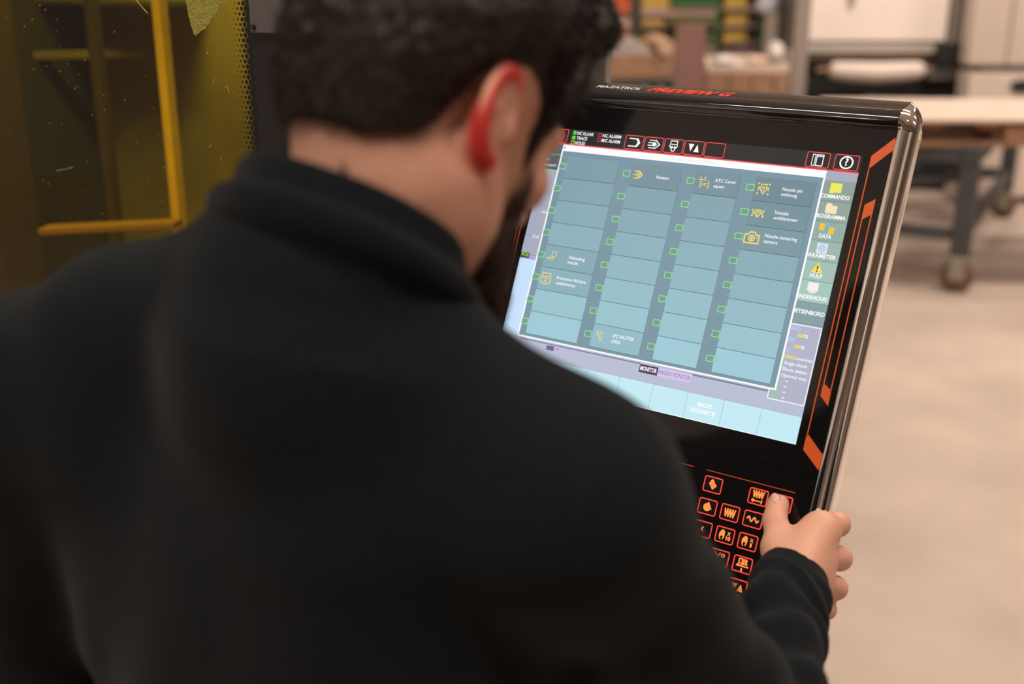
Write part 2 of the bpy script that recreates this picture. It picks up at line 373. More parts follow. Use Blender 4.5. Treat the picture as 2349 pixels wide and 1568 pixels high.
# ---- the touch screen
ink = ink_mat('lcd_pixels', 1.0, .16)
def C(*c): return lin(c)
WH = C(250, 250, 252); REDL = C(240, 84, 82); GRN = C(138, 236, 104); YEL = C(240, 220, 110)
sc = MB(.001)
sc.rect(-188, -150.5, 188, 150.5, .15, C(168, 172, 190))
sc.rect(-188, 132.5, 188, 150.5, .2, C(46, 43, 44))
sc.rect(-188, 131.4, 188, 132.8, .25, REDL)
sc.rect(-188, 122, -165, 131.4, .2, C(98, 98, 112)); sc.rect(-188, 101, -165, 122, .2, C(92, 92, 106))
sc.rect(-188, 100.2, -165, 101, .25, C(60, 60, 70))
for v in (56, 18): sc.rect(-188, v, -165, v+.6, .2, C(140, 142, 160))
sc.rect(-188, -9, -165, -2.6, .2, C(90, 90, 100)); sc.rect(-188, -9.6, -165, -9, .25, C(90, 150, 220))
sc.rect(-187.6, -8.8, -175.6, -2.6, .25, C(44, 46, 44)); sc.rect(-175.6, -8.8, -163, -2.6, .25, C(196, 178, 220))
sc.rect(-188, -101, -165, -9.6, .2, C(200, 226, 252))
sc.rect(-188, -122, 188, -101, .2, C(184, 190, 212)); sc.rect(62, -104.2, 147, -102.6, .25, C(120, 124, 146)); sc.rect(-160, -104, -1, -102.9, .25, C(110, 112, 134))
sc.rect(-188, -150.5, 188, -122.4, .2, C(196, 234, 244))
sc.rect(-188, -150.5, 188, -149.6, .25, C(236, 250, 254))
screen = sc.build('screen', ink, console); screen['label'] = 'lit touch screen'
def sub(mb, name): return mb.build(name, ink, screen)
tx = MB(.001)
for (u, v, c, fill) in ((-154, 146.7, C(96, 220, 70), 1), (-154, 140.6, C(96, 220, 70), 1), (-154, 134.7, C(222, 220, 60), 0), (-119.7, 146.4, C(220, 60, 90), 0), (-119.7, 140.6, C(220, 60, 90), 0)):
    if fill: tx.rect(u-2.2, v-2.2, u+2.2, v+2.2, .3, c)
    else: tx.frame(u-2.2, v-2.2, u+2.2, v+2.2, .7, .3, c)
for t, a, b, v in (('NC KLAAR', -150.4, -128.2, 146.2), ('TRACE', -150, -135.5, 140.4), ('HOUD', -150.4, -136.9, 134.6), ('NC ALARM', -116, -91.8, 146.2), ('M/C ALARM', -116, -91.8, 140.4)):
    tx.textfit(t, a, b, v, 3.7, .3, WH, bold=.02)
tx.textfit('Voorgrond', -186.4, -166.2, 119, 3.4, .3, C(70, 220, 60)); tx.textfit('Dir', -186, -180, 112, 3.6, .3, WH); tx.text(':', -168.5, 112, 5, .3, WH)
tx.textfit('Bestand :', -186, -167.4, 105.3, 3.6, .3, WH); tx.textfit('POSITIE', -186.4, -170, 97.6, 4, .3, C(70, 220, 60))
tx.textfit('Afst', -173, -163, 48, 3.6, .3, WH); tx.textfit('Stuk T', -178, -163, 18, 3.8, .3, WH)
tx.textfit('POS', -186.4, -176.8, -5.6, 4, .3, C(170, 240, 60), bold=.02); tx.textfit('DMV', -174.6, -165.6, -5.6, 4, .3, C(120, 100, 160))
sub(tx, 'status_lettering')['kind'] = 'stuff'
def tab(u0, u1, c, t, tc, v0=-112.6, v1=-103.6, cap=4.5, bold=.03):
    m = MB(.001); m.rect(u0, v0, u1, v1, .3, c); m.textfit(t, u0+1.2, u1-1.2, (v0+v1)/2, cap, .35, tc, bold=bold); sub(m, 'screen_tab')
tab(-123, -112.6, C(120, 104, 160), 'FIO', C(90, 70, 130), -110.4, -105, 3.2, 0); tab(-112.4, -104, C(204, 190, 226), 'TIJD', C(120, 100, 160), -110.6, -105, 3.2, 0)
tab(-1.2, 21.4, C(72, 58, 92), 'MONITOR', WH); tab(21.4, 61.5, C(212, 196, 234), 'MACRO MONITOR', C(140, 110, 170), bold=0)
for k in range(9):
    u = 19.7-41.8*5+41.8*k; m = MB(.001); m.rect(max(u, -188), -149.6, min(u+41.2, 188), -122.4, .22, C(196, 234, 244)); m.rect(max(u, -188)-.0, -149.6, max(u, -188)+.6, -122.4, .26, C(158, 196, 206))
    if k == 6: m.textfit('MACRO', 75, 92, -132.8, 4.4, .3, WH, bold=.03); m.textfit('INFORMATIE', 68, 97, -139.8, 4.4, .3, WH, bold=.03)
    sub(m, 'bottom_button')

def topbtn(u0, u1, draw=None):
    mb = MB(.001); mb.poly(rrect(u0, 133.4, u1, 150, 2.2), .3, C(40, 37, 38)); mb.frame(u0, 133.4, u1, 150, .9, .35, REDL, 2.2)
    if draw: draw(mb, (u0+u1)/2, 141.7)
    sub(mb, 'menu_button')
def d_emb(m, u, v):
    c = C(226, 70, 56); m.frame(u-5.2, v-6, u+5.2, v+6, 1.1, .4, c, 5.1); m.line([(u-2, v+3), (u-2, v-2.5)], .9, .4, c); m.line([(u-2, v+3), (u+2.6, v+3)], .9, .4, c); m.line([(u-2, v+3), (u+3, v-3)], .9, .4, c); m.frame(u-6.8, v-7.2, u+6.8, v+7.2, .5, .4, c, 6.6)
def d1(m, u, v):
    m.line([(u-6.5, v+4.4), (u+2.5, v+4.4)], 1.4, .4, WH); m.line([(u-6.5, v-4.4), (u+2.5, v-4.4)], 1.4, .4, WH); m.poly([(u+2, v-5), (u+4.6, v-5), (u+8, v), (u+4.6, v+5), (u+2, v+5), (u+4.4, v)][::1], .4, WH)
def d2(m, u, v):
    for y, x in ((4.4, -5.5), (1.5, -7), (-1.5, -7), (-4.4, -5.5)): m.line([(u+x, v+y), (u+(2 if abs(y) > 2 else 0), v+y)], 1.1, .4, WH)
    m.line([(u+2, v+5), (u+7.5, v), (u+2, v-5)], 1.3, .4, WH); m.poly([(u-2, v), (u+1, v+3), (u+4.4, v), (u+1, v-3)], .4, WH)
def d3(m, u, v):
    m.frame(u-4.6, v+1.5, u+4.6, v+6.4, 1., .4, WH); m.line([(u-5, v+.6), (u-3, v-2.2), (u-1.4, v)], 1.3, .4, WH); m.line([(u+5, v+.6), (u+3, v-2.2), (u+1.4, v)], 1.3, .4, WH); m.frame(u-2.6, v-6.2, u+2.6, v-1.2, 1.1, .4, WH, 2.)
def d4(m, u, v):
    m.poly([(u-7, v+4.6), (u-3.6, v-4), (u-.4, v+4.6)][::1], .4, WH); m.poly([(u+.2, v-4.4), (u+6.6, v-4.4), (u+3.6, v+4.6)], .4, WH)
def d6(m, u, v):
    m.frame(u-6.4, v-6.6, u-2.6, v+6, .8, .4, WH); m.frame(u-2, v-6.6, u+6, v+6, 1., .4, WH, .6); m.rect(u-1, v+3.2, u+5, v+5.4, .42, C(190, 196, 250))
def d7(m, u, v):
    m.frame(u-7.2, v-6.9, u+7.2, v+6.9, 1.6, .4, WH, 6.6); m.text('?', u, v+.3, 11, .4, WH, bold=.03)
topbtn(-185, -162.3, d_emb)
for k, f in enumerate((d1, d2, d3, d4, None)): topbtn(-85.5+25*k, -61.5+25*k, f)
topbtn(130.4, 155.6, d6); topbtn(160.4, 186, d7)
# right-hand menu
def m_cmd(m, u, v): m.rect(u-6, v-5, u+6, v+5, .3, C(238, 232, 96)); m.rect(u-6, v-6, u-1, v-5, .3, C(238, 232, 96))
def m_prog(m, u, v): m.poly([(u-6, v-5), (u+6, v-5), (u+6, v+3.4), (u+1, v+3.4), (u-1, v+5.6), (u-5, v+5.6), (u-6, v+3.4)], .3, C(246, 228, 184))
def m_data(m, u, v):
    m.rect(u-8, v-2, u-2.4, v+5, .3, C(240, 196, 60)); m.rect(u+2.4, v-5, u+8, v+2, .3, C(240, 196, 60)); m.line([(u-1, v+4.6), (u+1.6, v+4.6), (u+3.4, v+2.8)], 1.3, .3, C(80, 190, 236)); m.line([(u-3, v-3), (u-1, v-5), (u+1.4, v-5)], 1.3, .3, C(80, 190, 236))
def m_par(m, u, v): m.rect(u-5.6, v-5.4, u+5.6, v+5.4, .3, C(216, 226, 246)); m.line([(u-4, v), (u, v+4), (u+4, v), (u, v-4)], .7, .33, C(160, 176, 214), True); m.line([(u-2, v+1.4), (u+2, v+1.4)], .7, .33, C(160, 176, 214)); m.line([(u-2, v-.6), (u+2, v-.6)], .7, .33, C(160, 176, 214))
def m_hulp(m, u, v): m.poly([(u-6.4, v-5), (u+6.4, v-5), (u, v+6)], .3, C(246, 222, 92)); m.rect(u-.7, v-1.4, u+.7, v+2.6, .33, C(60, 50, 20)); m.rect(u-.7, v-3.8, u+.7, v-2.4, .33, C(60, 50, 20))
def m_ond(m, u, v): m.rect(u-5.6, v-3, u+5.6, v+5.6, .3, C(246, 238, 240)); m.poly([(u-4.6, v-3), (u-2.4, v-5.6), (u+2.4, v-5.6), (u+4.6, v-3)][::-1], .3, C(240, 222, 224))
rows_v = (121.8, 99.8, 78.6, 58.0, 37.2, 16.2, -6.4, -29.2)
menu_c = ((142, 162, 154), (144, 166, 158), (148, 172, 164), (154, 182, 172), (160, 192, 182), (164, 200, 188), (132, 160, 164))  # viewing-angle wash painted in here too: upper six lighten downwards
for k, (t, a, b, fn_) in enumerate((('COMMANDO', 154.6, 184.8, m_cmd), ('PROGRAMMA', 152.6, 185.6, m_prog), ('DATA', 162.4, 175.4, m_data), ('PARAMETER', 153, 185, m_par), ('HULP', 162.4, 175.4, m_hulp), ('ONDERHOUD', 152.4, 186, m_ond), ('TOETSENBORD', 148, 187, None))):
    mb = MB(.001); v1, v0 = rows_v[k], rows_v[k+1]; mb.rect(148, v0+.4, 188, v1, .22, C(*menu_c[k])); mb.rect(148, v0, 188, v0+.4, .24, C(96, 112, 108))
    if fn_: fn_(mb, 168.6, v1-7.4)
    mb.textfit(t, a, b, (v0+v1)/2+1 if fn_ is None else v0+5.2, 4, .3, WH, bold=.03); sub(mb, 'side_menu_button')
# status box
mb = MB(.001); mb.rect(147.6, -111, 187.6, -30.4, .22, C(176, 180, 200)); mb.frame(147.4, -111.2, 187.8, -30.2, 1.2, .28, C(244, 240, 252), 1.2)
LB = C(170, 206, 250); Y2 = C(244, 214, 90)
mb.textfit('RAPID', 152.5, 166.2, -35.4, 4, .3, LB, bold=.03); mb.textfit('FEED', 151.5, 163.4, -47, 4, .3, LB, bold=.03); mb.textfit('JOG', 152.6, 160.2, -58.8, 4, .3, LB, bold=.03)
for v, a in ((-41.6, 164), (-53.4, 163.2)): mb.textfit('100', a, a+7, v, 3.4, .3, Y2, bold=.05); mb.textfit('%', a+7.2, a+11.5, v, 3.4, .3, WH, bold=.015)
mb.textfit('1000.0', 155, 168.4, -65, 3.2, .3, Y2, bold=.04); mb.textfit('mm/min', 168.8, 185.4, -65.2, 3.2, .3, WH, bold=.012)
for t, b, v in (('Single block', 181.6, -71.6), ('Block delete', 182.6, -78), ('Optional stop', 184, -84.4)): mb.textfit(t, 157, b, v, 3.3, .3, WH, bold=.012)
for v in (-89.9, -95.7, -101.4, -107.2): mb.rect(162.6, v-.5, 165.2, v+.5, .3, WH)
for k in range(7): v = -70.6-6.05*k; mb.frame(152.2, v-2.1, 156.4, v+2.1, 1.0, .29, C(110, 226, 84), 2.)
sub(mb, 'status_box')
# pop-up window
mb = MB(.001); mb.rect(-165.6, -101.2, 155.2, 131.2, .45, C(252, 252, 254)); mb.rect(-163.6, -99.4, 153.2, 123.6, .5, C(122, 150, 164))
mb.disc(-163, 127.6, 1.1, .5, C(120, 120, 130), 10); mb.textfit('COMMON MENU', -22, 34, 127.4, 3, .5, C(226, 222, 226))
popup = sub(mb, 'popup_window')
COLX = ((-155, -85.2), (-68.4, -5.6), (11.6, 64.2), (81.9, 147.6)); SQX = (-164.4, -78.2, 2.2, 72.4)
def icon_paths(m, key, u, v):
    Yc = C(240, 216, 110); w = .75
    if key == 'herstart':
        m.line([(u-5, v+4), (u+1, v+4), (u+5, v), (u+1, v-4), (u-5, v-4)], 1.3, w, Yc); m.frame(u-2.4, v-2.2, u+2.4, v+2.2, 1, w, Yc); m.line([(u-6, v), (u-3.4, v)], 1.2, w, Yc); m.disc(u, v, .8, w, Yc, 8)
    if key == 'atc':
        m.line([(u-6, v+2.6), (u+3, v+2.6)], 1., w, Yc); m.disc(u-3.6, v+4.8, 1., w, Yc, 8); m.disc(u+1.4, v+5.2, 1., w, Yc, 8); m.line([(u-1.6, v+.6), (u-3, v+.6), (u-3, v-6), (u-1.6, v-6)], .9, w, Yc); m.line([(u+5.4, v+.6), (u+6.8, v+.6), (u+6.8, v-6), (u+5.4, v-6)], .9, w, Yc); m.textfit('ATC', u-1.6, u+5.4, v-2.6, 3, w, Yc, bold=.03)
    if key in ('pin', 'klem'):
        h = 5 if key == 'pin' else 3.6
        m.line([(u-3, v+h), (u+3, v+h), (u+3, v+1), (u+4.6, v+1), (u, v-h-.6), (u-4.6, v+1), (u-3, v+1)], 1.1, w, Yc, True); m.frame(u-1.6, v-.4, u+1.6, v+2.6, .8, w, Yc); m.line([(u-1, v-2), (u+1, v-2)], .9, w, Yc)
        for sx in (-1, 1):
            for sy in (-1, 1): m.disc(u+sx*6, v+sy*(5.4 if key == 'pin' else 3), 1.1, w, Yc, 8)
            m.line([(u+sx*5.6, v+2.2), (u+sx*5.6, v-2.2)], .9, w, Yc)
    if key == 'cam':
        m.line([(u-8, v-5.6), (u-8, v+3.4), (u-4.6, v+3.4), (u-2.6, v+6.2), (u+2.6, v+6.2), (u+4.6, v+3.4), (u+8, v+3.4), (u+8, v-5.6)], 1.5, w, Yc, True); m.frame(u-3.8, v-4, u+3.8, v+3.4, 1.3, w, Yc, 3.4); m.disc(u, v-.3, 1.8, w, Yc, 10); m.disc(u+5.8, v+1.2, .8, w, Yc, 8)
    if key == 'nak':
        m.line([(u-6, v-2.6), (u+1, v-2.6)], .9, w, Yc); m.line([(u+1.2, v-1), (u+1.2, v+5.6), (u+6.4, v+5.6), (u+6.4, v+1.4), (u+4, v-1)], .9, w, Yc, True); m.line([(u+3, v-1), (u+2.4, v-5)], .9, w, Yc); m.line([(u-1.6, v-.8), (u-1.6, v-4.4)], .8, w, Yc)
    if key == 'pw':
        m.line([(u-6, v+6.4), (u+6, v+6.4), (u+5, v+3.4), (u+6.4, v+2), (u+6.4, v-5), (u, v-7), (u-6.4, v-5), (u-6.4, v+2), (u-5, v+3.4)], 1.1, w, Yc, True); m.line([(u-4, v+2.4), (u+4, v+2.4)], 1., w, Yc); m.line([(u-4, v+.2), (u+4, v+.2)], .9, w, Yc); m.line([(u, v-1.6), (u, v-4.4)], 1., w, Yc); m.line([(u-1.6, v-3), (u, v-4.6), (u+1.6, v-3)], .9, w, Yc)
    if key == 'sh': m.line([(u-3.6, v+4.4), (u+3, v+4.4), (u+3.4, v-4.4), (u+1.4, v-4.4), (u-.6, v+1.6), (u-3.2, v+2)], 1., w, Yc, True)
BT = {(0, 1): ('herstart', -58.2, (('Herstart', -35.6, -19.4, 104.7),)), (0, 2): ('atc', 22.2, (('ATC Cover', 35.4, 60.2, 108.4), ('open', 35, 47.4, 102))),
      (0, 3): ('pin', 92.1, (('Nozzle pin', 112.8, 134.6, 107), ('omhoog', 112.6, 130, 101.4))), (1, 3): ('klem', 92.1, (('Nozzle', 110.6, 125.6, 81.4), ('ontklemmen', 110.4, 136.6, 75.8))),
      (2, 3): ('cam', 91.7, (('Nozzle centering', 105.6, 141, 55.6), ('camera', 105.4, 121, 49.6))), (4, 0): ('nak', -145.6, (('Nakoeling', -121.4, -100.2, -.4), ('nozzle', -121.6, -107.6, -6))),
      (5, 0): ('pw', -145.5, (('Protective Window', -131, -91.4, -26), ('ontklemmen', -131, -104.4, -32))), (7, 1): ('sh', -59.1, (('2PC SHUTTER', -42.4, -15.4, -79.4), ('OPEN', -42.2, -31.4, -85.8)))}
for r in range(8):
    v1 = 117.8-26.82*r; v0 = v1-26.6
    for c in range(4):
        u0, u1 = COLX[c]; named = (r, c) in BT
        g = np.array((128, 158, 170))*(1-r/7)+np.array((158, 202, 214))*(r/7)  # viewing-angle wash painted into the key colours, lighter row by row downwards
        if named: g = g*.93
        g = g*(1-.05*(c == 3)*(1-r/7))  # same painted wash: right column duller towards the top
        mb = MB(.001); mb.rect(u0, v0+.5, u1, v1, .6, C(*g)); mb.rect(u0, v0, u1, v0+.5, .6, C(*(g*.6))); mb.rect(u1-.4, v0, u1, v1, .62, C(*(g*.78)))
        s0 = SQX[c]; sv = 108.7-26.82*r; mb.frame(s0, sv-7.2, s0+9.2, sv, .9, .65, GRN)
        if named:
            k, iu, tx_ = BT[(r, c)]; icon_paths(mb, k, iu, 105-26.82*r)
            for t, a, b, v in tx_: mb.textfit(t, a, b, v, 3.6, .7, WH, bold=.012)
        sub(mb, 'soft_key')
# ---- lit keys
keym = mat('key_black', (.008, .007, .007), rough=.25)
kink = ink_mat('key_light', 1.3, .4)
RD = lin((255, 62, 52)); OR = lin((255, 138, 62))
def k_pages(m, w): m.poly([(-4.6, 1), (-.4, 5), (4.6, -.6), (.4, -5.2)][::-1], w, OR); m.poly([(-3.6, 3.6), (-1, 6), (1, 4), (-1.6, 1.4)][::-1], w+.02, OR); m.line([(-2, .6), (1.6, -2.6)], .5, w+.05, lin((200, 70, 20))); m.line([(-.6, 2.2), (2.8, -1.2)], .5, w+.05, lin((200, 70, 20)))
def zig(m, w, y0, y1, x0=-5.6, x1=5.6): m.line([(x0+(x1-x0)*k/8, y1 if k % 2 == 0 else y0) for k in range(9)], 1.5, w, OR)
def k_zigkey(m, w): zig(m, w, -.6, 5.8); m.disc(-4.6, -4.2, 1.7, w, OR, 12); m.line([(-3, -4.2), (3, -4.2)], 1.1, w, OR); m.line([(4.6, -2.8), (4.6, -5.8)], 1.4, w, OR)
def k_zig(m, w): zig(m, w, -3.8, 3.8)
def k_sine(m, w): m.line([(-6+12*k/24, 2.2*math.sin(2*math.pi*k/12)) for k in range(25)], 1.5, w, OR)
def k_dial(m, w): m.disc(-.4, -.4, 4.2, w, OR, 18); m.poly([(-2, 2), (.6, 5.8), (2.2, 2.6)][::-1], w+.02, OR); m.poly([(2, -1.6), (5.2, -2), (2.6, 1.8)], w+.02, OR)
def k_hand(n):
    def f(m, w):
        o = [(-6.2, -1.6), (-6.4, 1), (-5.6, 3), (-4.4, 4.4), (-3.4, 5.6), (-2.2, 5.4), (-.6, 4), (-.2, 1), (-.6, -2.6), (-2, -5), (-2.4, -3.4), (-1.8, -1.6), (-3.4, -.6), (-4.8, -1.8), (-4.4, -4), (-3.6, -5.4), (-5.2, -4.6)]
        m.poly(o[::-1], w, OR); m.textfit('X', 2, 6, 2.2, 3.2, w, OR, bold=.05); m.textfit(n, 1.6 if n == '10' else 3, 6.6 if n == '10' else 5, -2.6, 3.8, w, OR, bold=.05)
    return f
def k_pulse(m, w):
    m.line([(-5.4, -.8), (-4, -.8), (-4, 5.6), (-.8, 5.6), (-.8, 0)], 1.3, w, OR); m.line([(.8, 0), (.8, 5.6)], 1.3, w, OR); m.textfit('R', 2, 5.6, 2.8, 5, w, OR, bold=.06); m.line([(-6, -1.6), (6.4, -1.6)], 1.4, w, OR); m.line([(-2.6, .8), (4, .8)], 1., w, OR); m.line([(0, -4), (0, -7)], 1.6, w, OR)
def k_tri(m, w): d = [(-6.6, 3.6), (-3.2, -3.6), (-.4, 3.6)]; m.poly(d, w, OR); m.poly([(.2, -3.6), (6.4, -3.6), (3.4, 3.8)], w, OR)
def k_fork(m, w): m.line([(-6, 5), (-2, 1), (-2, -4)], 1.2, w, OR); m.line([(0, 5), (-2, 1)], 1.2, w, OR); m.frame(1, 1, 5.4, 5, 1.2, w, OR, 2)
def k_small(m, w): m.line([(-1, 2), (1, -2)], .9, w, OR); m.line([(1, 2.4), (-1.4, -1)], .9, w, OR)
KEYS = [(112.6, 0, k_pages), (162.6, 0, k_zigkey), (188.2, 0, None), (112.3, 1, k_dial), (137.3, 1, k_zig), (162.6, 1, k_sine), (112.4, 2, k_small), (137.6, 2, k_hand('10')), (162.6, 2, k_hand('1')), (137.4, 3, k_fork), (162.6, 3, k_pulse), (162.6, 4, k_tri), (137.4, 4, k_zig)]
for u, r, fn_ in KEYS:
    v = -211-23.35*r; h = 8.4; w2 = 10.4
    kb = MB(.001).prism(rrect(u-w2, v-h, u+w2, v+h, 2.4), -.8, .9).build('key', keym, console, bevel=.0003)
    MB(.001).frame(u-w2+.1, v-h+.1, u+w2-.1, v+h-.1, 1.15, 1.0, RD, 2.3).build('key_outline', kink, kb)
    if fn_:
        m = MB(.001); fn_(m, 1.0); m.v = [(x+u, y+v, z) for x, y, z in m.v]; m.build('key_icon', kink, kb)
mb = MB(.001); mb.rect(101.4, -197.9, 199, -197.1, .1, lin((206, 74, 30))); mb.build('panel_line', ink_mat('panel_ink', .9), console)
mb = MB(.001); mb.rect(-20, -197.9, 87.4, -197.1, .1, lin((206, 74, 30))); mb.build('panel_line', ink_mat('panel_ink', .9), console)
# ------------------------------------------------------------------ things standing further back in the hall
def thing(name, label, cat, loc, rz=0., group=None):
    return tag(empty(name, loc, rz), label, cat, group)
def loc_of(t):
    Mx = np.array(Matrix.Translation(t.location) @ Matrix.Rotation(t.rotation_euler.z, 4, 'Z')); Mi = np.linalg.inv(Mx)
    return lambda p: tuple((Mi @ np.array([*p, 1.]))[:3])
steel = mat('dark_painted_steel', (.055, .058, .062), rough=.5, noise=.15, nscale=12)
wood = mat('pallet_wood', (.36, .20, .115), rough=.8, noise=.3, nscale=6, stretch=(1, 8, 8), bump=.2)
woodl = mat('light_wood', (.63, .50, .405), rough=.7, noise=.14, nscale=4, stretch=(1, 6, 6))
beigep = mat('beige_panel_paint', (.88, .76, .67), rough=.5, noise=.03, nscale=3)
greyf = mat('grey_frame_paint', (.25, .215, .19), rough=.5, noise=.08, nscale=9)
blk = mat('black_rubber', (.012, .012, .012), rough=.7)
# -- steel trolley with a pallet and a sheet on it
NC = atY(2190, 672, 5.86)
tz = math.atan2(.88, .475)
T = thing('trolley', 'dark grey steel trolley on casters carrying a wooden pallet', 'trolley', (NC[0], NC[1], 0), tz)
LX, LY = 2.15, .95
def TP(name, mb, m=steel, bevel=.006, par=None, smooth=False): return mb.build(name, m, par or T, bevel=bevel, smooth=smooth)
TOPZ = .775
for x, y in ((0, 0), (LX, 0), (0, LY), (LX, LY)):
    TP('leg', MB().box((x-.048, y-.048, .20), (x+.048, y+.048, TOPZ-.085)))
    cs = TP('caster', MB().box((x-.05, y-.05, .18), (x+.05, y+.05, .20)).box((x-.045, y-.04, .07), (x-.037, y+.04, .18)).box((x+.037, y-.04, .07), (x+.045, y+.04, .18)), mat('zinc_fork', (.35, .33, .26), rough=.4, metal=.6))
    w_ = MB(); w_.tube([(x-.028, y, .085), (x-.02, y, .085), (x+.02, y, .085), (x+.028, y, .085)], [.075, .085, .085, .075], 22)
    w_.build('wheel', mat('brown_wheel', (.16, .075, .045), rough=.55), cs, smooth=True)
    h_ = MB(); h_.tube([(x-.034, y, .085), (x+.034, y, .085)], .036, 16); h_.build('hub', mat('grey_hub', (.06, .06, .05), rough=.5), cs, smooth=True)
for y in (0, LY):
    TP('top_rail', MB().box((-.06, y-.05, TOPZ-.085), (LX+.06, y+.05, TOPZ))); TP('lower_rail', MB().box((.055, y-.03, .28), (LX-.055, y+.03, .34)))
for x in (0, LX):
    TP('top_rail', MB().box((x-.05, .05, TOPZ-.085), (x+.05, LY-.05, TOPZ))); TP('lower_rail', MB().box((x-.03, .055, .28), (x+.03, LY-.055, .34)))
TP('brace', MB().bar((.9, LY, .31), (LX, 0, .31), .045, .045))
TP('junction_box', MB().box((LX-.5, .2, .36), (LX-.2, .5, .72)), blk)
Pz = thing('pallet', 'weathered wooden pallet lying on the grey steel trolley', 'pallet', (NC[0]+.62, NC[1]+.44, TOPZ), math.radians(-2))
# local: x right, y back
for y in (-.42, 0, .42):
    MB().box((-1.15, y-.05, 0), (1.45, y+.05, .022)).build('skid', wood, Pz, bevel=.003)
    for x in (-1.02, -.38, .25, .88, 1.38): MB().box((x-.07, y-.05, .022), (x+.07, y+.05, .10)).build('block', wood, Pz, bevel=.003)
for k in range(10):
    x = -1.10+k*.275; MB().box((x-.055, -.47, .10), (x+.055, .47, .124)).build('deck_board', wood, Pz, bevel=.002)
sh = tag(MB().box((-1.2, -.50, 0), (1.9, .46, .018)).build('plywood_sheet', woodl, bevel=.003), 'pale plywood sheet lying on the pallet on the trolley', 'sheet')
sh.location = (NC[0]+.62, NC[1]+.44, TOPZ+.1245); sh.rotation_euler = (0, 0, math.radians(-2))
# -- white machine at the back, with its big pale panel
def pbox(mb, x0, y0, x1, y1, Y, dep, z0=None, z1=None):
    a = atY(x0, (y0+y1)/2, Y); b = atY(x1, (y0+y1)/2, Y); zt = atY((x0+x1)/2, y0, Y)[2] if z1 is None else z1; zb = atY((x0+x1)/2, y1, Y)[2] if z0 is None else z0
    return mb.box((a[0], Y, zb), (b[0], Y+dep, zt))
def PB(par, name, x0, y0, x1, y1, Y, dep, m, bevel=.006, z0=None, z1=None, label=None):
    mb = pbox(MB(), x0, y0, x1, y1, Y, dep, z0, z1); L_ = loc_of(par); mb.v = [L_(v) for v in mb.v]
    o = mb.build(name, m, par, bevel=bevel)
    if label: o['label'] = label
    return o
B = thing('press_machine', 'large pale machine with a white front panel, grey frame and black opening', 'machine', (*atY(2000, 200, 8.6)[:2], 0))
PB(B, 'front_panel', 1853, -330, 2193, 94, 8.6, .05, beigep, label='pale front panel')
PB(B, 'frame_bar', 2197, -330, 2225, 112, 8.62, .12, greyf); PB(B, 'frame_bar', 1836, -330, 1850, 112, 8.62, .12, greyf)
PB(B, 'frame_bar', 2228, -330, 2243, 112, 8.66, .08, mat('pale_grey_bar', (.50, .42, .37), rough=.5))
PB(B, 'handle', 1950, -20, 1962, 10, 8.56, .03, mat('brass_lock', (.35, .28, .18), rough=.4, metal=.4))
PB(B, 'sill_shadow_gap', 1850, 94, 2193, 102, 8.66, .10, greyf); PB(B, 'beam', 1850, 102, 2148, 121, 8.58, .14, mat('beam_paint', (.48, .42, .37), rough=.5)); PB(B, 'guide_rail', 1862, 122, 2134, 136, 8.62, .10, mat('ochre_rail', (.30, .22, .14), rough=.5, noise=.2, nscale=9))
PB(B, 'switch_box', 2150, 100, 2206, 148, 8.52, .10, blk); PB(B, 'bracket', 2208, 104, 2236, 200, 8.6, .10, mat('grey_bracket', (.17, .16, .15), rough=.5)); PB(B, 'bracket', 2130, 150, 2210, 182, 8.60, .08, mat('grey_bracket', (.17, .16, .15)))
PB(B, 'lower_body', 1840, 150, 2214, 330, 8.75, .5, blk, z0=.03, label='black opening below the rail')
PB(B, 'back_body', 1835, -330, 2226, 150, 8.80, .6, mat('machine_body_grey', (.2, .18, .16), rough=.6))
for s_ in (1840, 2190): PB(B, 'foot', s_, 300, s_+30, 345, 8.8, .2, greyf, z0=0., z1=.035)
rl = thing('paper_roll', 'pale roll of sheet material slung under the ochre rail', 'roll', tuple(atY(2010, 160, 8.5)))
a, b = atY(1905, 160, 8.5), atY(2118, 160, 8.5); L_ = loc_of(rl)
mb = MB(); cx = [a+(b-a)*t for t in (0, .04, .2, .5, .8, .96, 1)]
mb.tube([L_(p-np.array([0, 0, .02*math.sin(math.pi*t)])) for p, t in zip(cx, (0, .04, .2, .5, .8, .96, 1))], [.045, .06, .068, .072, .068, .06, .04], 18); mb.build('roll', mat('pale_sheet', (.70, .58, .50), rough=.6, noise=.06, nscale=4), rl, smooth=True)
mb = MB(); mb.tube([L_(a-np.array([.10, 0, 0])), L_(b+np.array([.06, 0, 0]))], .018, 12); mb.build('core', mat('copper_tone', (.30, .16, .10), rough=.5), rl, smooth=True)
# -- pale cabinet on the right
Cb = thing('control_cabinet', 'tall pale cabinet with a black hole near its dark belt line', 'cabinet', (*atY(2320, 200, 8.2)[:2], 0))
PB(Cb, 'body', 2216, 168, 2520, 330, 8.2, .22, mat('cabinet_paint', (.66, .54, .46), rough=.55, noise=.04, nscale=4), z0=.06); PB(Cb, 'door', 2250, -330, 2338, 149, 8.24, .17, mat('cabinet_door_paint', (.58, .47, .40), rough=.5)); PB(Cb, 'door', 2342, -330, 2520, 149, 8.24, .17, mat('cabinet_door_paint', (.58, .47, .40)))
PB(Cb, 'belt', 2250, 150, 2520, 167, 8.26, .15, mat('belt_dark', (.12, .10, .08), rough=.6)); PB(Cb, 'plinth', 2225, 320, 2510, 345, 8.28, .12, greyf, z0=0., z1=.065)
L_ = loc_of(Cb); q = atY(2345, 197, 8.19); mb = MB(); mb.tube([L_(q+np.array([0, .03, 0])), L_(q-np.array([0, .012, 0]))], .085, 20); mb.v = [(x, y, (z-L_(q)[2])*.5+L_(q)[2]) for x, y, z in mb.v]; mb.build('cable_port', blk, Cb, smooth=True)
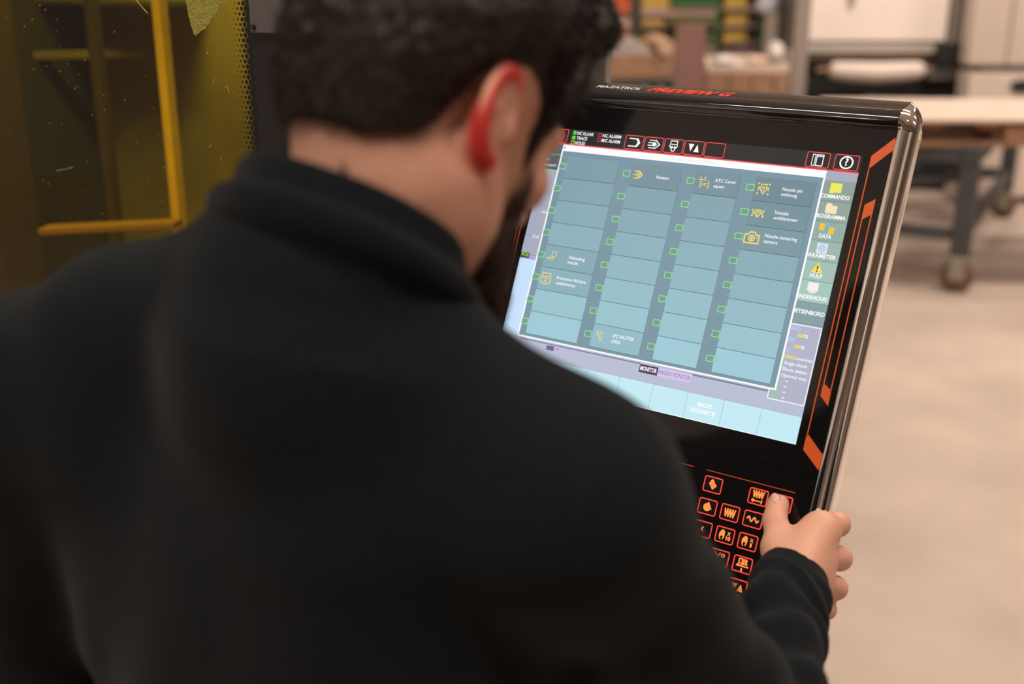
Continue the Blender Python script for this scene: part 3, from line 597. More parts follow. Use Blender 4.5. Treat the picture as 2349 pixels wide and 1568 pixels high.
# -- storage rack with coloured bins
RY = 9.4
Rk = thing('storage_rack', 'green storage rack with pale brown shelves behind the workbench', 'rack', (*atY(1590, 100, RY)[:2], 0))
grn = mat('rack_green', (.035, .13, .035), rough=.5); shelfm = mat('shelf_board', (.42, .27, .215), rough=.7, noise=.12, nscale=7); dk = mat('rack_dark', (.03, .03, .025), rough=.6)
for x in (1464, 1648, 1754): PB(Rk, 'upright', x-6, -330, x+6, 262, RY+.02, .07, dk if x == 1464 else grn, z0=0.)
for x in (1464, 1754): PB(Rk, 'upright', x-6, -330, x+6, 262, RY+.62, .07, grn, z0=0.)
PB(Rk, 'back_sheet', 1460, -330, 1760, 250, RY+.72, .02, mat('rack_back', (.04, .05, .03), rough=.8, noise=.4, nscale=5), z0=.2)
for x0, x1, y0, y1 in ((1470, 1642, 19, 38), (1470, 1642, 58, 63), (1470, 1642, 108, 120), (1470, 1642, -75, -42), (1654, 1748, 17, 24), (1654, 1748, 56, 62), (1654, 1748, 97, 102), (1654, 1748, 118, 128), (1654, 1748, -75, -42), (1470, 1748, 200, 212)): PB(Rk, 'shelf', x0, y0, x1, y1, RY, .6, shelfm)
PB(Rk, 'shelf_rail', 1540, -2, 1642, 16, RY-.03, .025, grn); PB(Rk, 'shelf_rail', 1530, 42, 1642, 54, RY-.03, .025, mat('rack_olive', (.12, .13, .03), rough=.5)); PB(Rk, 'shelf_rail', 1535, 84, 1642, 98, RY-.03, .025, mat('rack_olive', (.12, .13, .03)))
def bin_(x0, y0, x1, y1, c, label, Y=RY+.03, grp=None, name='storage_bin'):
    a = atY(x0, y1, Y); b = atY(x1, y1, Y); w = b[0]-a[0]; h = atY(x0, y0, Y)[2]-a[2]; t = .006
    r = thing(name, label, 'bin', ((a[0]+b[0])/2, Y, a[2]), 0, grp); m = mat('bin_'+c, {'yellow': (.52, .34, .055), 'orange': (.66, .13, .025), 'pink': (.62, .42, .33)}[c], rough=.45)
    mb = MB().box((-w/2, 0, 0), (w/2, .3, t)).box((-w/2, 0, t), (-w/2+t, .3, h)).box((w/2-t, 0, t), (w/2, .3, h)).box((-w/2+t, .3-t, t), (w/2-t, .3, h)).box((-w/2+t, 0, t), (w/2-t, t, h*.82)); mb.build('tub', m, r, bevel=.002)
    MB().box((-w/2-.004, -.008, h*.80), (w/2+.004, .004, h*.9)).build('lip', m, r, bevel=.002); return r
bin_(1472, -38, 1536, 18.5, 'yellow', 'yellow bin on the shelf above the brown board, beside the green rail')
bin_(1472, 39.5, 1522, 57.5, 'yellow', 'yellow bin just below the brown shelf board')
bin_(1472, 76, 1526, 106, 'yellow', 'lowest yellow bin on the left of the rack')
bin_(1664, -38, 1712, 16.5, 'yellow', 'yellow bin at the top right of the rack')
bin_(1664, 30, 1714, 55.5, 'yellow', 'yellow bin in the middle of the right bay')
bin_(1660, 68, 1712, 95, 'yellow', 'yellow bin above the lilac wrapped stack')
bin_(1398, -6, 1444, 30.5, 'orange', 'upper orange bin beside the dark upright', Y=9.2, name='storage_bin')
bin_(1408, 69, 1442, 90.5, 'orange', 'lower orange bin beside the dark upright', Y=9.2)
bin_(1412, 38, 1444, 64.5, 'pink', 'pale pink bin between the two orange bins', Y=9.2)
Sr = thing('bin_stand', 'narrow dark stand carrying the orange bins', 'stand', (*atY(1424, 60, 9.15)[:2], 0))
for y0, y1 in ((31, 35), (65, 67), (92, 98), (-80, -74)): PB(Sr, 'tray', 1392, y0, 1448, y1, 9.17, .36, dk)
for x in (1390, 1450): PB(Sr, 'post', x-3, -330, x+3, 262, 9.3, .05, dk, z0=0.)
PB(Sr, 'back_sheet', 1392, -330, 1448, 250, 9.53, .02, mat('stand_back', (.06, .06, .055), rough=.8))
# wrapped goods on the right of the rack
def lump(name, label, cat, x0, y0, x1, y1, Y, m, seed, dep=.25, zb=None):
    a, b = atY(x0, y1, Y), atY(x1, y0, Y); w, h = b[0]-a[0], b[2]-a[2]
    bm = bmesh.new(); bmesh.ops.create_icosphere(bm, subdivisions=3, radius=.5); rg_ = random.Random(seed); ph = [rg_.uniform(0, 6) for _ in range(6)]
    for v in bm.verts:
        x, y, z = v.co; n_ = 1+.10*math.sin(7*x+ph[0])*math.sin(6*y+ph[1])+.07*math.sin(11*z+ph[2]+5*x)
        sx = math.copysign(abs(2*x)**.6/2, x); sz = math.copysign(abs(2*z)**.6/2, z); v.co = (sx*w*n_, y*dep*n_, (max(sz, -.5)*n_ if sz > -.45 else -.5)*h+h/2)
    me = bpy.data.meshes.new(name); bm.to_mesh(me); bm.free()
    for p in me.polygons: p.use_smooth = True
    o = link(name, me, m); o.location = ((a[0]+b[0])/2, Y+dep/2, zb or a[2]); return tag(o, label, cat)
lump('plastic_bag', 'shiny white plastic bag hanging at the top beside the grey upright', 'bag', 1742, -8, 1792, 34, 9.1, mat('white_plastic', (.62, .62, .72), rough=.2), 1)
lump('wrapped_stack', 'flat lilac wrapped stack under the yellow bins', 'package', 1692, 104, 1730, 116.5, 9.46, mat('lilac_wrap', (.34, .31, .46), rough=.3), 2, .2)
lump('wrapped_box', 'grey blue box on the right end of the rack shelf', 'package', 1720, 36, 1744, 55, 9.45, mat('grey_blue_wrap', (.13, .13, .16), rough=.4), 3)
# -- brown panel standing upright
Bp = thing('standing_panel', 'upright brown sheet standing between the two stacked pallets', 'panel', (*atY(1588, 205, 7.0)[:2], 0))
a, b = atY(1540, 330, 7.0), atY(1612, 330, 7.0); L_ = loc_of(Bp); t0, t1 = atY(1552, 56, 7.12), atY(1622, 54, 7.12); zb = .0
qs = [np.array([a[0], 7.0, .09]), np.array([b[0], 7.0, .09]), t1, t0]; th = np.array([0, .03, 0])
MB().add([L_(q) for q in qs]+[L_(q+th) for q in qs], [(0, 1, 2, 3), (7, 6, 5, 4), (0, 4, 5, 1), (1, 5, 6, 2), (2, 6, 7, 3), (3, 7, 4, 0)]).build('sheet', mat('brown_sheet', (.21, .105, .085), rough=.6, noise=.08, nscale=3), Bp, bevel=.003)
mb = MB(); mb.box((-.16, -.14, 0), (.16, .20, .09)); mb.build('foot', steel, Bp, bevel=.006)
# -- pallets with goods, left and right of the panel
def stack(name, label, x0, x1, ytop, Y, rz, blocks=4, boards=7):
    a = atY(x0, ytop, Y); b = atY(x1, ytop, Y); w = b[0]-a[0]; zt = a[2]
    t = thing(name, label, 'pallet', ((a[0]+b[0])/2, Y, zt-.145), math.radians(rz))
    for y in (.05, .45, .85):
        MB().box((-w/2, y-.05, 0), (w/2, y+.05, .022)).build('skid', wood, t, bevel=.003)
        for k in range(blocks): x = -w/2+.075+(w-.15)*k/(blocks-1); MB().box((x-.07, y-.05, .022), (x+.07, y+.05, .12)).build('block', wood, t, bevel=.003)
    for k in range(boards): x = -w/2+.05+(w-.1)*k/(boards-1); MB().box((x-.045, 0, .12), (x+.045, .9, .145)).build('deck_board', wood, t, bevel=.002)
    return t
def bench(name, label, x0, x1, ytop, Y, d=.95, zt=None):
    a = atY(x0, ytop, Y); b = atY(x1, ytop, Y); w = b[0]-a[0]; zt = zt or a[2]
    t = thing(name, label, 'bench', ((a[0]+b[0])/2, Y, 0))
    MB().box((-w/2, 0, zt-.05), (w/2, d, zt)).build('top', steel, t, bevel=.004)
    for x in (-w/2+.05, w/2-.05):
        for y in (.05, d-.05): MB().box((x-.03, y-.03, 0), (x+.03, y+.03, zt-.05)).build('leg', steel, t, bevel=.004)
    return t
bench('low_bench', 'low dark bench under the pallet left of the brown sheet', 1350, 1556, 172, 7.6, zt=atY(1352, 127, 7.62)[2]-.1455); stack('pallet', 'brown pallet under grey sheets, left of the standing brown sheet', 1352, 1554, 127, 7.62, 0)
zt = atY(1400, 127, 7.62)[2]
a = atY(1352, 127, 7.62); b = atY(1548, 127, 7.62)
for k in range(3):
    tag(MB().box((a[0]-.01*k, 7.62+.02*k, zt+.026*k), (b[0]-.15-.03*k, 8.45, zt+.026*k+.024)).build('metal_sheet', mat('grey_sheet', (.42, .36, .33), rough=.4, noise=.08, nscale=5), bevel=.002), ('lowest', 'middle', 'topmost')[k]+' grey sheet of the stack on the pallet by the orange bins', 'sheet', 'grey sheets on the left pallet')
q = atY(1535, 122, 7.45); mb = MB(); mb.tube([(0, 0, 0), (0, .75, 0)], .050, 20); o = mb.build('cardboard_tube', mat('cardboard', (.62, .40, .27), rough=.8), smooth=True); o.location = (q[0], 7.6, zt+.051); tag(o, 'pale cardboard tube end on beside the brown sheet', 'tube')
bench('low_bench', 'low dark bench under the pallet right of the brown sheet', 1615, 1835, 190, 7.5, zt=atY(1620, 167, 7.52)[2]-.1455); stack('pallet', 'brown pallet carrying pale goods, right of the standing brown sheet', 1620, 1832, 167, 7.52, 0)
zt2 = atY(1700, 167, 7.52)[2]; a = atY(1622, 167, 7.52); b = atY(1826, 167, 7.52)
tag(MB().box((a[0], 7.54, zt2), (b[0], 8.4, zt2+.045)).build('board', woodl, bevel=.004), 'pale board lying on the pallet right of the brown sheet', 'board')
lump('white_bag', 'small white bag lying on the pale board', 'bag', 1638, 142, 1692, 161, 7.56, mat('white_cloth', (.72, .66, .64), rough=.5), 6, .2, zt2+.0455)
lump('paper_bundle', 'peach coloured paper bundle on the pale board near the upright', 'bundle', 1716, 143, 1760, 161, 7.6, mat('peach_paper', (.66, .46, .36), rough=.7), 7, .2, zt2+.0455)
lump('wrapped_bundle', 'crumpled pale film bundle on the pale board by the grey upright', 'bundle', 1766, 112, 1804, 160, 7.6, mat('pale_film', (.60, .54, .50), rough=.25), 4, zb=zt2+.0455)
lump('wrapped_bundle', 'smaller crumpled pale film bundle close beside the grey upright', 'bundle', 1808, 128, 1826, 160, 7.6, mat('pale_film', (.60, .54, .50)), 5, .14, zb=zt2+.0455)
q = atY(1822, 220, 6.9); Up = thing('steel_post', 'slim brown grey steel post standing in front of the large pale machine', 'post', (q[0]+.01, 6.9, 0))
MB().box((-.045, -.03, .012), (.045, .03, 2.6)).build('upright', mat('grey_upright', (.30, .25, .22), rough=.5), Up, bevel=.004); MB().box((-.10, -.08, 0), (.10, .08, .012)).build('foot_plate', steel, Up, bevel=.003)
# ------------------------------------------------------------------ implicit surfaces -> meshes (surface nets)
def A(*v): return np.array(v, float)
def smin(a, b, k):
    if k <= 0: return np.minimum(a, b)
    h = np.maximum(k-np.abs(a-b), 0)/k
    return np.minimum(a, b)-h*h*k*.25
class SDF:
    def __init__(s): s.p = []
    def rc(s, a, b, ra, rb=None, k=.01, sub=False):
        a = A(*a); b = A(*b); rb = ra if rb is None else rb
        s.p.append(('rc', (a, b, ra, rb), k, sub, (a+b)/2, np.linalg.norm(b-a)/2+max(ra, rb))); return s
    def chain(s, pts, rs, k=.004, first=None):
        for i in range(len(pts)-1): s.rc(pts[i], pts[i+1], rs[i], rs[i+1], (first if (first is not None and i == 0) else k))
        return s
    def el(s, c, r, R=None, k=.01, sub=False):
        c = A(*c); r = A(*r); R = np.eye(3) if R is None else np.array(R, float)   # rows of R: axes
        s.p.append(('el', (c, r, R), k, sub, c, r.max())); return s
    def one(s, q, P):
        t, d = q[0], q[1]
        if t == 'rc':
            a, b, ra, rb = d; ba = b-a; L2 = ba @ ba
            h = np.clip(((P-a) @ ba)/max(L2, 1e-12), 0, 1)
            return np.linalg.norm(P-a-h[:, None]*ba, axis=1)-(ra+(rb-ra)*h)
        c, r, R = d; l = (P-c) @ R.T
        k0 = np.linalg.norm(l/r, axis=1); k1 = np.linalg.norm(l/(r*r), axis=1)
        return k0*(k0-1)/np.maximum(k1, 1e-9)
    def ev(s, P, ctr=None, rad=0.):
        d = np.full(len(P), .5)
        for q in s.p:
            if ctr is not None and np.linalg.norm(q[4]-ctr)-q[5]-rad > q[2]+.03: continue
            x = s.one(q, P)
            d = -smin(-d, x, q[2]) if q[3] else smin(d, x, q[2])
        return d
def surface(ev, lo, hi, h, B=16):
    lo = A(*lo); n = np.ceil((A(*hi)-lo)/h/B).astype(int)*B+1; nb = (n-1)//B
    D = np.empty(n, np.float32)
    ax = np.arange(B+1)*h; loc = np.stack(np.meshgrid(ax, ax, ax, indexing='ij'), -1).reshape(-1, 3)
    rad = B*h*math.sqrt(3)/2
    cs = np.stack(np.meshgrid(*[np.arange(m) for m in nb], indexing='ij'), -1).reshape(-1, 3)
    ctr = lo+(cs+.5)*B*h; dc = ev(ctr, None, 0.)
    for c, p, d in zip(cs, ctr, dc):
        sl = tuple(slice(i*B, i*B+B+1) for i in c)
        if abs(d) > rad*1.5+.02: D[sl] = d
        else: D[sl] = ev(loc+lo+c*B*h, p, rad).reshape(B+1, B+1, B+1)
    S = D < 0
    cnt = np.zeros(n-1, np.int8)
    for i in (0, 1):
        for j in (0, 1):
            for k in (0, 1): cnt += S[i:n[0]-1+i, j:n[1]-1+j, k:n[2]-1+k]
    I = np.argwhere((cnt > 0) & (cnt < 8)); m1 = n-1
    key = (I[:, 0]*m1[1]+I[:, 1])*m1[2]+I[:, 2]
    acc = np.zeros((len(I), 3)); num = np.zeros(len(I))
    def at(o): return D[I[:, 0]+o[0], I[:, 1]+o[1], I[:, 2]+o[2]]
    for axs in range(3):
        o1, o2 = [q for q in range(3) if q != axs]
        for a in (0, 1):
            for b in (0, 1):
                p0 = [0, 0, 0]; p0[o1] = a; p0[o2] = b; p1 = list(p0); p1[axs] = 1
                d0, d1_ = at(p0), at(p1); cr = (d0 < 0) != (d1_ < 0); t = np.where(cr, d0/np.where(cr, d0-d1_, 1), 0)
                pt = np.tile(np.array(p0, float), (len(I), 1)); pt[:, axs] += t
                acc += pt*cr[:, None]; num += cr
    V = lo+h*(I+acc/num[:, None])
    F = []
    for axs in range(3):
        o1, o2 = [(1, 2), (2, 0), (0, 1)][axs]
        sl0 = [slice(0, m) for m in n]; sl1 = [slice(0, m) for m in n]; sl0[axs] = slice(0, n[axs]-1); sl1[axs] = slice(1, n[axs])
        E0, E1 = S[tuple(sl0)], S[tuple(sl1)]; X = np.argwhere(E0 != E1)
        X = X[(X[:, o1] > 0) & (X[:, o2] > 0) & (X[:, o1] < m1[o1]) & (X[:, o2] < m1[o2])]
        ins = E0[X[:, 0], X[:, 1], X[:, 2]]
        def cell(da, db):
            Y = X.copy(); Y[:, o1] -= da; Y[:, o2] -= db
            return np.searchsorted(key, (Y[:, 0]*m1[1]+Y[:, 1])*m1[2]+Y[:, 2])
        q = np.stack([cell(1, 1), cell(0, 1), cell(0, 0), cell(1, 0)], 1)
        q[~ins] = q[~ins][:, ::-1]; F.append(q)
    return V, np.concatenate(F)
def mesh_obj(name, V, F, m, parent=None, col=None):
    me = bpy.data.meshes.new(name); me.vertices.add(len(V)); me.vertices.foreach_set('co', V.astype(np.float32).ravel())
    k = F.shape[1]; me.loops.add(len(F)*k); me.loops.foreach_set('vertex_index', F.astype(np.int32).ravel())
    me.polygons.add(len(F)); me.polygons.foreach_set('loop_start', np.arange(0, len(F)*k, k, dtype=np.int32))
    me.update(calc_edges=True); me.validate()
    me.polygons.foreach_set('use_smooth', np.ones(len(me.polygons), bool))
    if col is not None:
        a = me.color_attributes.new('Col', 'FLOAT_COLOR', 'POINT'); a.data.foreach_set('color', np.concatenate([col, np.ones((len(col), 1))], 1).astype(np.float32).ravel())
    return link(name, me, m, parent)
# ------------------------------------------------------------------ the man at the console
Bf, Br, Z = A(.545, .839, 0), A(.839, -.545, 0), A(0, 0, 1.)
# head frame: looks down at his hand
HY, HPi, HRo = math.radians(45), math.radians(33), math.radians(3)
hf0 = A(math.sin(HY), math.cos(HY), 0); hr = A(math.cos(HY), -math.sin(HY), 0)
hf = hf0*math.cos(HPi)-Z*math.sin(HPi); hu = np.cross(hr, hf)
hr, hu = hr*math.cos(HRo)+hu*math.sin(HRo), hu*math.cos(HRo)-hr*math.sin(HRo)
HR = np.stack([hr, hf, hu])
HS = .925
HC = W(1136, 285, .665)-hr*.070*HS
def H(x, y, z): return HC+(hr*x+hf*y+hu*z)*HS
def hl(P): return ((P-HC) @ HR.T)/HS
def head_prims(s, g=0.):
    E = lambda c, r, k=.015, sub=False: s.el(H(*c), [(q+(0 if sub else g))*HS for q in r], HR, k, sub)
    E((0, -.008, .048), (.074, .090, .082)); E((0, .045, .052), (.061, .046, .056), .02); E((0, .045, -.012), (.058, .048, .070), .02)
    for sx in (-1, 1):
        s.rc(H(sx*.053, .008, -.035), H(sx*.044, .022, -.060), .014+g, .014+g, .03); s.rc(H(sx*.044, .022, -.060), H(sx*.016, .088, -.098), .016+g, .016+g, .025)
        E((sx*.044, .066, -.012), (.020, .018, .017), .018); s.rc(H(sx*.014, .093, .030), H(sx*.044, .078, .028), .009+g, .007+g, .015)
    s.rc(H(-.014, .088, -.098), H(.014, .088, -.098), .017+g, None, .02); E((0, .07, -.06), (.036, .034, .036), .02)
    return s
def ear_prims(s, sx):
    # helix as a rim of its own, leaning out from the head
    hel = [(.010, .004), (.013, .017), (.009, .029), (.000, .0345), (-.011, .033), (-.020, .025), (-.0255, .012), (-.0265, -.002), (-.023, -.014), (-.016, -.023), (-.007, -.030), (.002, -.030)]
    def EP(a, b, o):
        a, b = a*.84, b*.86
        return H(sx*(.0725+o+(-(a-.012))*.26), -.004+a-.13*b, b)
    hr_ = [.0028, .0034, .0038, .0039, .0040, .0040, .0040, .0039, .0039, .0042, .0048, .0044]
    hh, rr = [], []
    for i in range(len(hel)-1):
        q = [np.array(hel[min(max(j, 0), len(hel)-1)]) for j in (i-1, i, i+1, i+2)]
        for t in (0, .25, .5, .75):
            hh.append(.5*(2*q[1]+(q[2]-q[0])*t+(2*q[0]-5*q[1]+4*q[2]-q[3])*t*t+(3*q[1]-q[0]-3*q[2]+q[3])*t**3)); rr.append(hr_[i]*(1-t)+hr_[i+1]*t)
    s.chain([EP(a, b, .003) for a, b in hh], rr, .0012, .004)
    for (a, b, r) in ((-.005, .018, .007), (-.010, .008, .009), (-.012, -.004, .009), (-.009, -.016, .008), (-.003, -.024, .006)):
        s.el(EP(a, b, -.004), [.0035, r*1.25, r*1.5], HR, .006)
    s.chain([EP(.002, .024, .000), EP(-.010, .018, .001), EP(-.014, .004, .002), EP(-.010, -.010, .001), EP(-.004, -.016, 0)], [.0025, .003, .0034, .003, .0025], .004)
    s.el(EP(.010, -.004, .004), [.004, .005, .007], HR, .006); s.rc(H(sx*.066, -.006, .02), H(sx*.066, -.010, -.018), .010, .008, .008)
    return s
RIM = W(808, 490, .69)           # middle of the collar's rim
NA0 = A(.367, .48, .796); NA = A(.364, .512, .779); NA /= np.linalg.norm(NA)   # the neck leans forward to the right
CAX = W(808, 490, .70)-W(785, 640, .703); CAX /= np.linalg.norm(CAX)   # the collar stands almost upright
NB = W(810, 480, .70)-NA0*.062; NBT = NB+NA0*.008-Br*.012+Z*.004
RS, LS = W(1306, 1158, .66), W(60, 905, .83)
EL = W(1768, 1700, .83)
WR = PX(1802, 1352, 84)
LE = LS+Br*-.05-Z*.27+Bf*.02; LW = LE+Bf*.20-Z*.14+Br*.05
MID = (RS+LS)/2
CH = MID+Bf*.055-Z*.13; BE = CH-Z*.22-Bf*.01; PE = BE-Z*.13
BR3 = np.stack([Br, Bf, Z])
def torso_prims(s, g=0.):
    s.rc(NBT, W(300, 772, .775), .050+g, .053+g, .03); s.rc(W(300, 772, .775), LS+A(0, 0, .004), .053+g, .055+g, .03); s.rc(NBT, RS+A(0, 0, .004), .048+g, .054+g, .05)
    s.rc(NB-Z*.05, CH, .07+g, .10+g, .04)
    s.el(CH-Bf*.02, [.195+g, .118+g, .22+g], BR3, .06); s.el(BE, [.175+g, .112+g, .20+g], BR3, .08); s.el(PE, [.178+g, .118+g, .16+g], BR3, .08)
    s.rc(MID-Br*.13-Z*.02, CH-Br*.1-Z*.05, .075+g, .09+g, .05); s.rc(MID+Br*.10-Z*.02, CH+Br*.1-Z*.05, .07+g, .09+g, .05)
    s.rc(RS, RS*.5+EL*.5, .060+g, .043+g, .04); s.rc(RS*.5+EL*.5, EL, .043+g, .036+g, .01); s.rc(LS, LE, .058+g, .048+g, .05)
    return s
# ---- right hand, gripping the chrome edge with the thumb on a key
mm = .001
def hand_prims(s):
    IM, MMc, RM, LM = PX(1882, 1216, 15), PX(1886, 1276, 18), PX(1880, 1334, 20), PX(1866, 1384, 24)
    IP, MP_, RP, LP = PX(1922, 1202, -18), PX(1926, 1280, -20), PX(1917, 1348, -18), PX(1895, 1397, -14)
    def back(p, u, v, w): return p+(Crt*u+Cup*v+Cn*w)*mm
    for kn, pp, rk, rp in ((IM, IP, .0125, .0118), (MMc, MP_, .0125, .0118), (RM, RP, .0118, .0112), (LM, LP, .0105, .0096)):
        d1_ = back(pp, -14, -3, -26); d2_ = back(d1_, -20, -4, -4)
        s.rc(WR, kn, .0150, rk, .014)
        s.rc(kn, pp, rk, rp, .006); s.rc(pp, d1_, rp, rp*.88, .004); s.rc(d1_, d2_, rp*.88, rp*.75, .004)
    s.rc(IM, MMc, .0088, .0088, .006); s.rc(MMc, RM, .0088, .0086, .006); s.rc(RM, LM, .0086, .0080, .006)
    TM, TC = PX(1783, 1258, 36), PX(1792, 1322, 62); TI = PX(1779, 1197, 21); TT = PX(1780, 1152, 11.2)
    s.rc(WR, TC, .0185, .0165, .014); s.rc(TC, TM, .0165, .0135, .012); s.rc(TM, TI, .0125, .0112, .006); s.rc(TI, TT, .0112, .0084, .005)
    s.el((TI+TT)/2-Cn*.003, [.0100, .017, .0085], np.stack([Crt, (TT-TI)/np.linalg.norm(TT-TI), np.cross(Crt, (TT-TI)/np.linalg.norm(TT-TI))]), .006)
    s.rc(TM, IM, .0085, .0095, .018); s.rc(TC, IM, .012, .012, .02)       # web of the thumb
    s.rc(EL, WR, .032, .0195, .015); s.rc(WR, (IM+LM)/2, .0165, .014, .012)
    return (TI, TT)
body = SDF(); torso_prims(body, -.012)
NK = H(0, -.035, -.045)
body.rc(H(0, -.034, -.015), H(.006, -.008, -.050), .052, .050, .03); NKB = RIM-CAX*.062+Bf*.030+Br*.004
body.rc(H(.006, -.008, -.050), NKB, .050, .050, .03)
head_prims(body); ear_prims(body, 1); ear_prims(body, -1)
body.rc(H(0, .088, .022), H(0, .112, -.018), .008, .012, .012)
for sx in (-1, 1):
    body.el(H(sx*.012, .100, -.022), [.009, .010, .008], HR, .006); body.el(H(sx*.032, .106, .012), [.018, .018, .012], HR, .012, True); body.el(H(sx*.032, .079, .012), [.0125]*3, HR, .004)
body.rc(H(-.02, .094, -.058), H(.02, .094, -.058), .006, None, .006)
body.rc(LE, LW, .038, .026, .02); body.rc(LW, LW+Bf*.07-Z*.05, .026, .03, .02)
for k in range(4): f0 = LW+Bf*.075-Z*.05+Br*(.02-.016*k); body.rc(f0, f0+Bf*.045-Z*.05, .0095, .008, .006)
body.rc(LW+Br*.02, LW+Br*.045+Bf*.05-Z*.05, .014, .009, .008)
TI, TT = hand_prims(body)
def mixc(a, b, t): t = np.clip(t, 0, 1)[:, None]; return np.asarray(a)*(1-t)+np.asarray(b)*t
def ss(a, b, x): t = np.clip((x-a)/(b-a), 0, 1); return t*t*(3-2*t)
def hair_thick(P):
    """how far the hair stands off the scalp at world points P; below zero where there is none"""
    L = hl(P); x, y, z = L.T
    # height of the hairline round the head as a function of y (front +)
    hz = np.interp(y, [-.11, -.07, -.046, -.035, -.026, -.018, .012, .022, .030, .040, .046, .056, .064, .074, .09, .12], [-.043, -.044, -.030, -.010, .018, .036, .044, .042, .036, .030, -.012, .032, .056, .078, .086, .088])
    e = z-hz
    return np.where(e > 0, .0025+.0145*ss(0, .06, e)+.024*ss(.03, .09, y)*ss(.080, .110, z), -.006+.0*e), e
def beard_mask(P):
    L = hl(P); x, y, z = L.T
    up = np.interp(y, [.036, .056, .061, .075, .088, .12], [-.004, -.006, -.028, -.040, -.042, -.040])
    lo = np.interp(y, [.0, .03, .05, .1], [-.070, -.090, -.110, -.130])
    yr = np.interp(z, [-.12, -.09, -.067, -.048, -.02, 0], [.04, .038, .036, .040, .047, .047])
    return np.minimum(np.minimum(up-z, z-lo), y-yr)
bev = lambda P, c, r: body.ev(P, c, r)
V, F = surface(bev, (-.46, .47, .80), (.37, 1.16, 1.76), .0022)
F = F[:, ::-1]
L = hl(V); onhead = (np.linalg.norm(V-HC, axis=1) < .19)
skin = np.tile([.60, .315, .215], (len(V), 1))
n1 = np.sin(V[:, 0]*61+2)*np.sin(V[:, 1]*53+1)*np.sin(V[:, 2]*47)
skin = skin*(1+.05*n1)[:, None]
x, y, z = L.T
ear = ((np.abs(x) > .066) & (np.abs(y) < .05) & (np.abs(z) < .06)); rim = np.hypot((y+.006)/.0172, (z-.002)/.0278)
skin = mixc(skin, (.56, .26, .19), np.where(onhead & (np.abs(x) > .058) & (np.abs(y) < .03), .35, 0))
skin = mixc(skin, (.56, .036, .032), np.where(ear, ss(.70, .95, rim)*ss(1.5, 1.3, rim)*ss(.068, .078, np.abs(x)), 0))
ht, he = hair_thick(V); bmk = beard_mask(V)
scalp = (.026, .019, .016)
skin = mixc(skin, (.30, .165, .115), np.where(onhead & ~ear & (y < -.005), .55*ss(-.030, -.004, he), 0))
skin = mixc(skin, scalp, np.where(onhead & (he > -.012) & ~ear, .92*ss(-.012, .006, he), 0))
skin = mixc(skin, (.05, .028, .02), np.where(onhead & ~ear, .85*ss(-.006, .006, bmk), 0))
for c_, r_ in ((PX(1918, 1203, -10), .016), (PX(1921, 1279, -12), .015), (PX(1912, 1346, -10), .014), (PX(1884, 1218, 20), .016), (PX(1779, 1197, 30), .011)):
    skin = mixc(skin, (.58, .22, .15), .45*ss(r_, .2*r_, np.linalg.norm(V-c_, axis=1)))
# a small dark tattoo at the collar's edge
for q0, q1, w0_ in ((W(786, 372, .68), W(790, 418, .68), .0028),):
    o_ = A(0, 0, CAMH); d0_ = (q0-o_)/np.linalg.norm(q0-o_); d1_ = (q1-o_)/np.linalg.norm(q1-o_); dv = (V-o_)/np.linalg.norm(V-o_, axis=1)[:, None]
    ba_ = d1_-d0_; tt_ = np.clip(((dv-d0_) @ ba_)/(ba_ @ ba_), 0, 1); ds_ = np.linalg.norm(dv-d0_-tt_[:, None]*ba_, axis=1)*.66
    skin = mixc(skin, (.05, .045, .045), .8*ss(.0018+.004*tt_, .0004+.002*tt_, ds_)*(np.linalg.norm(V-o_, axis=1) < .74))
skin_m = mat('skin', (.5, .27, .18), rough=.5, attr='Col', bump=.12, bscale=260, spec=.35)
man = mesh_obj('person', V, F, skin_m, None, skin)
tag(man, 'dark haired bearded man in a black sweater, seen from behind, gripping the console edge', 'person')
# ---- hair: a mass that follows the skull, and strands over it
hb = SDF(); hb.rc(H(0, -.034, -.015), H(.006, -.008, -.050), .055, .052, .03); hb.rc(H(.006, -.008, -.050), NKB, .050, .050, .03); head_prims(hb)
def hair_ev(P, c, r):
    d = hb.ev(P, c, r)
    if c is None: return d-.02
    t, e = hair_thick(P)
    w = np.sin(P[:, 0]*210+2.5*np.sin(P[:, 2]*130+P[:, 1]*90))*np.sin(P[:, 1]*190+2+2*np.sin(P[:, 0]*120))*np.sin(P[:, 2]*160+1+2*np.sin(P[:, 1]*140))
    return d-t-.0028*w*ss(.004, .012, t)
Vh, Fh = surface(hair_ev, HC-.17, HC+.18, .0026)
hairc = np.tile([.021, .0155, .0125], (len(Vh), 1))*(1+.25*np.sin(Vh[:, 0]*230)*np.sin(Vh[:, 1]*190)*np.sin(Vh[:, 2]*210))[:, None]
hair_m = mat('dark_brown_hair', (.021, .0155, .0125), rough=.5, attr='Col', spec=.28)
hair = mesh_obj('hair', Vh, Fh[:, ::-1], hair_m, man, hairc); hair['label'] = 'short dark brown hair'
def face_normals(V, F):
    a = V[F[:, 2]]-V[F[:, 0]]; b = V[F[:, 3]]-V[F[:, 1]]; n = np.cross(a, b); return n/np.maximum(np.linalg.norm(n, axis=1), 1e-12)[:, None]
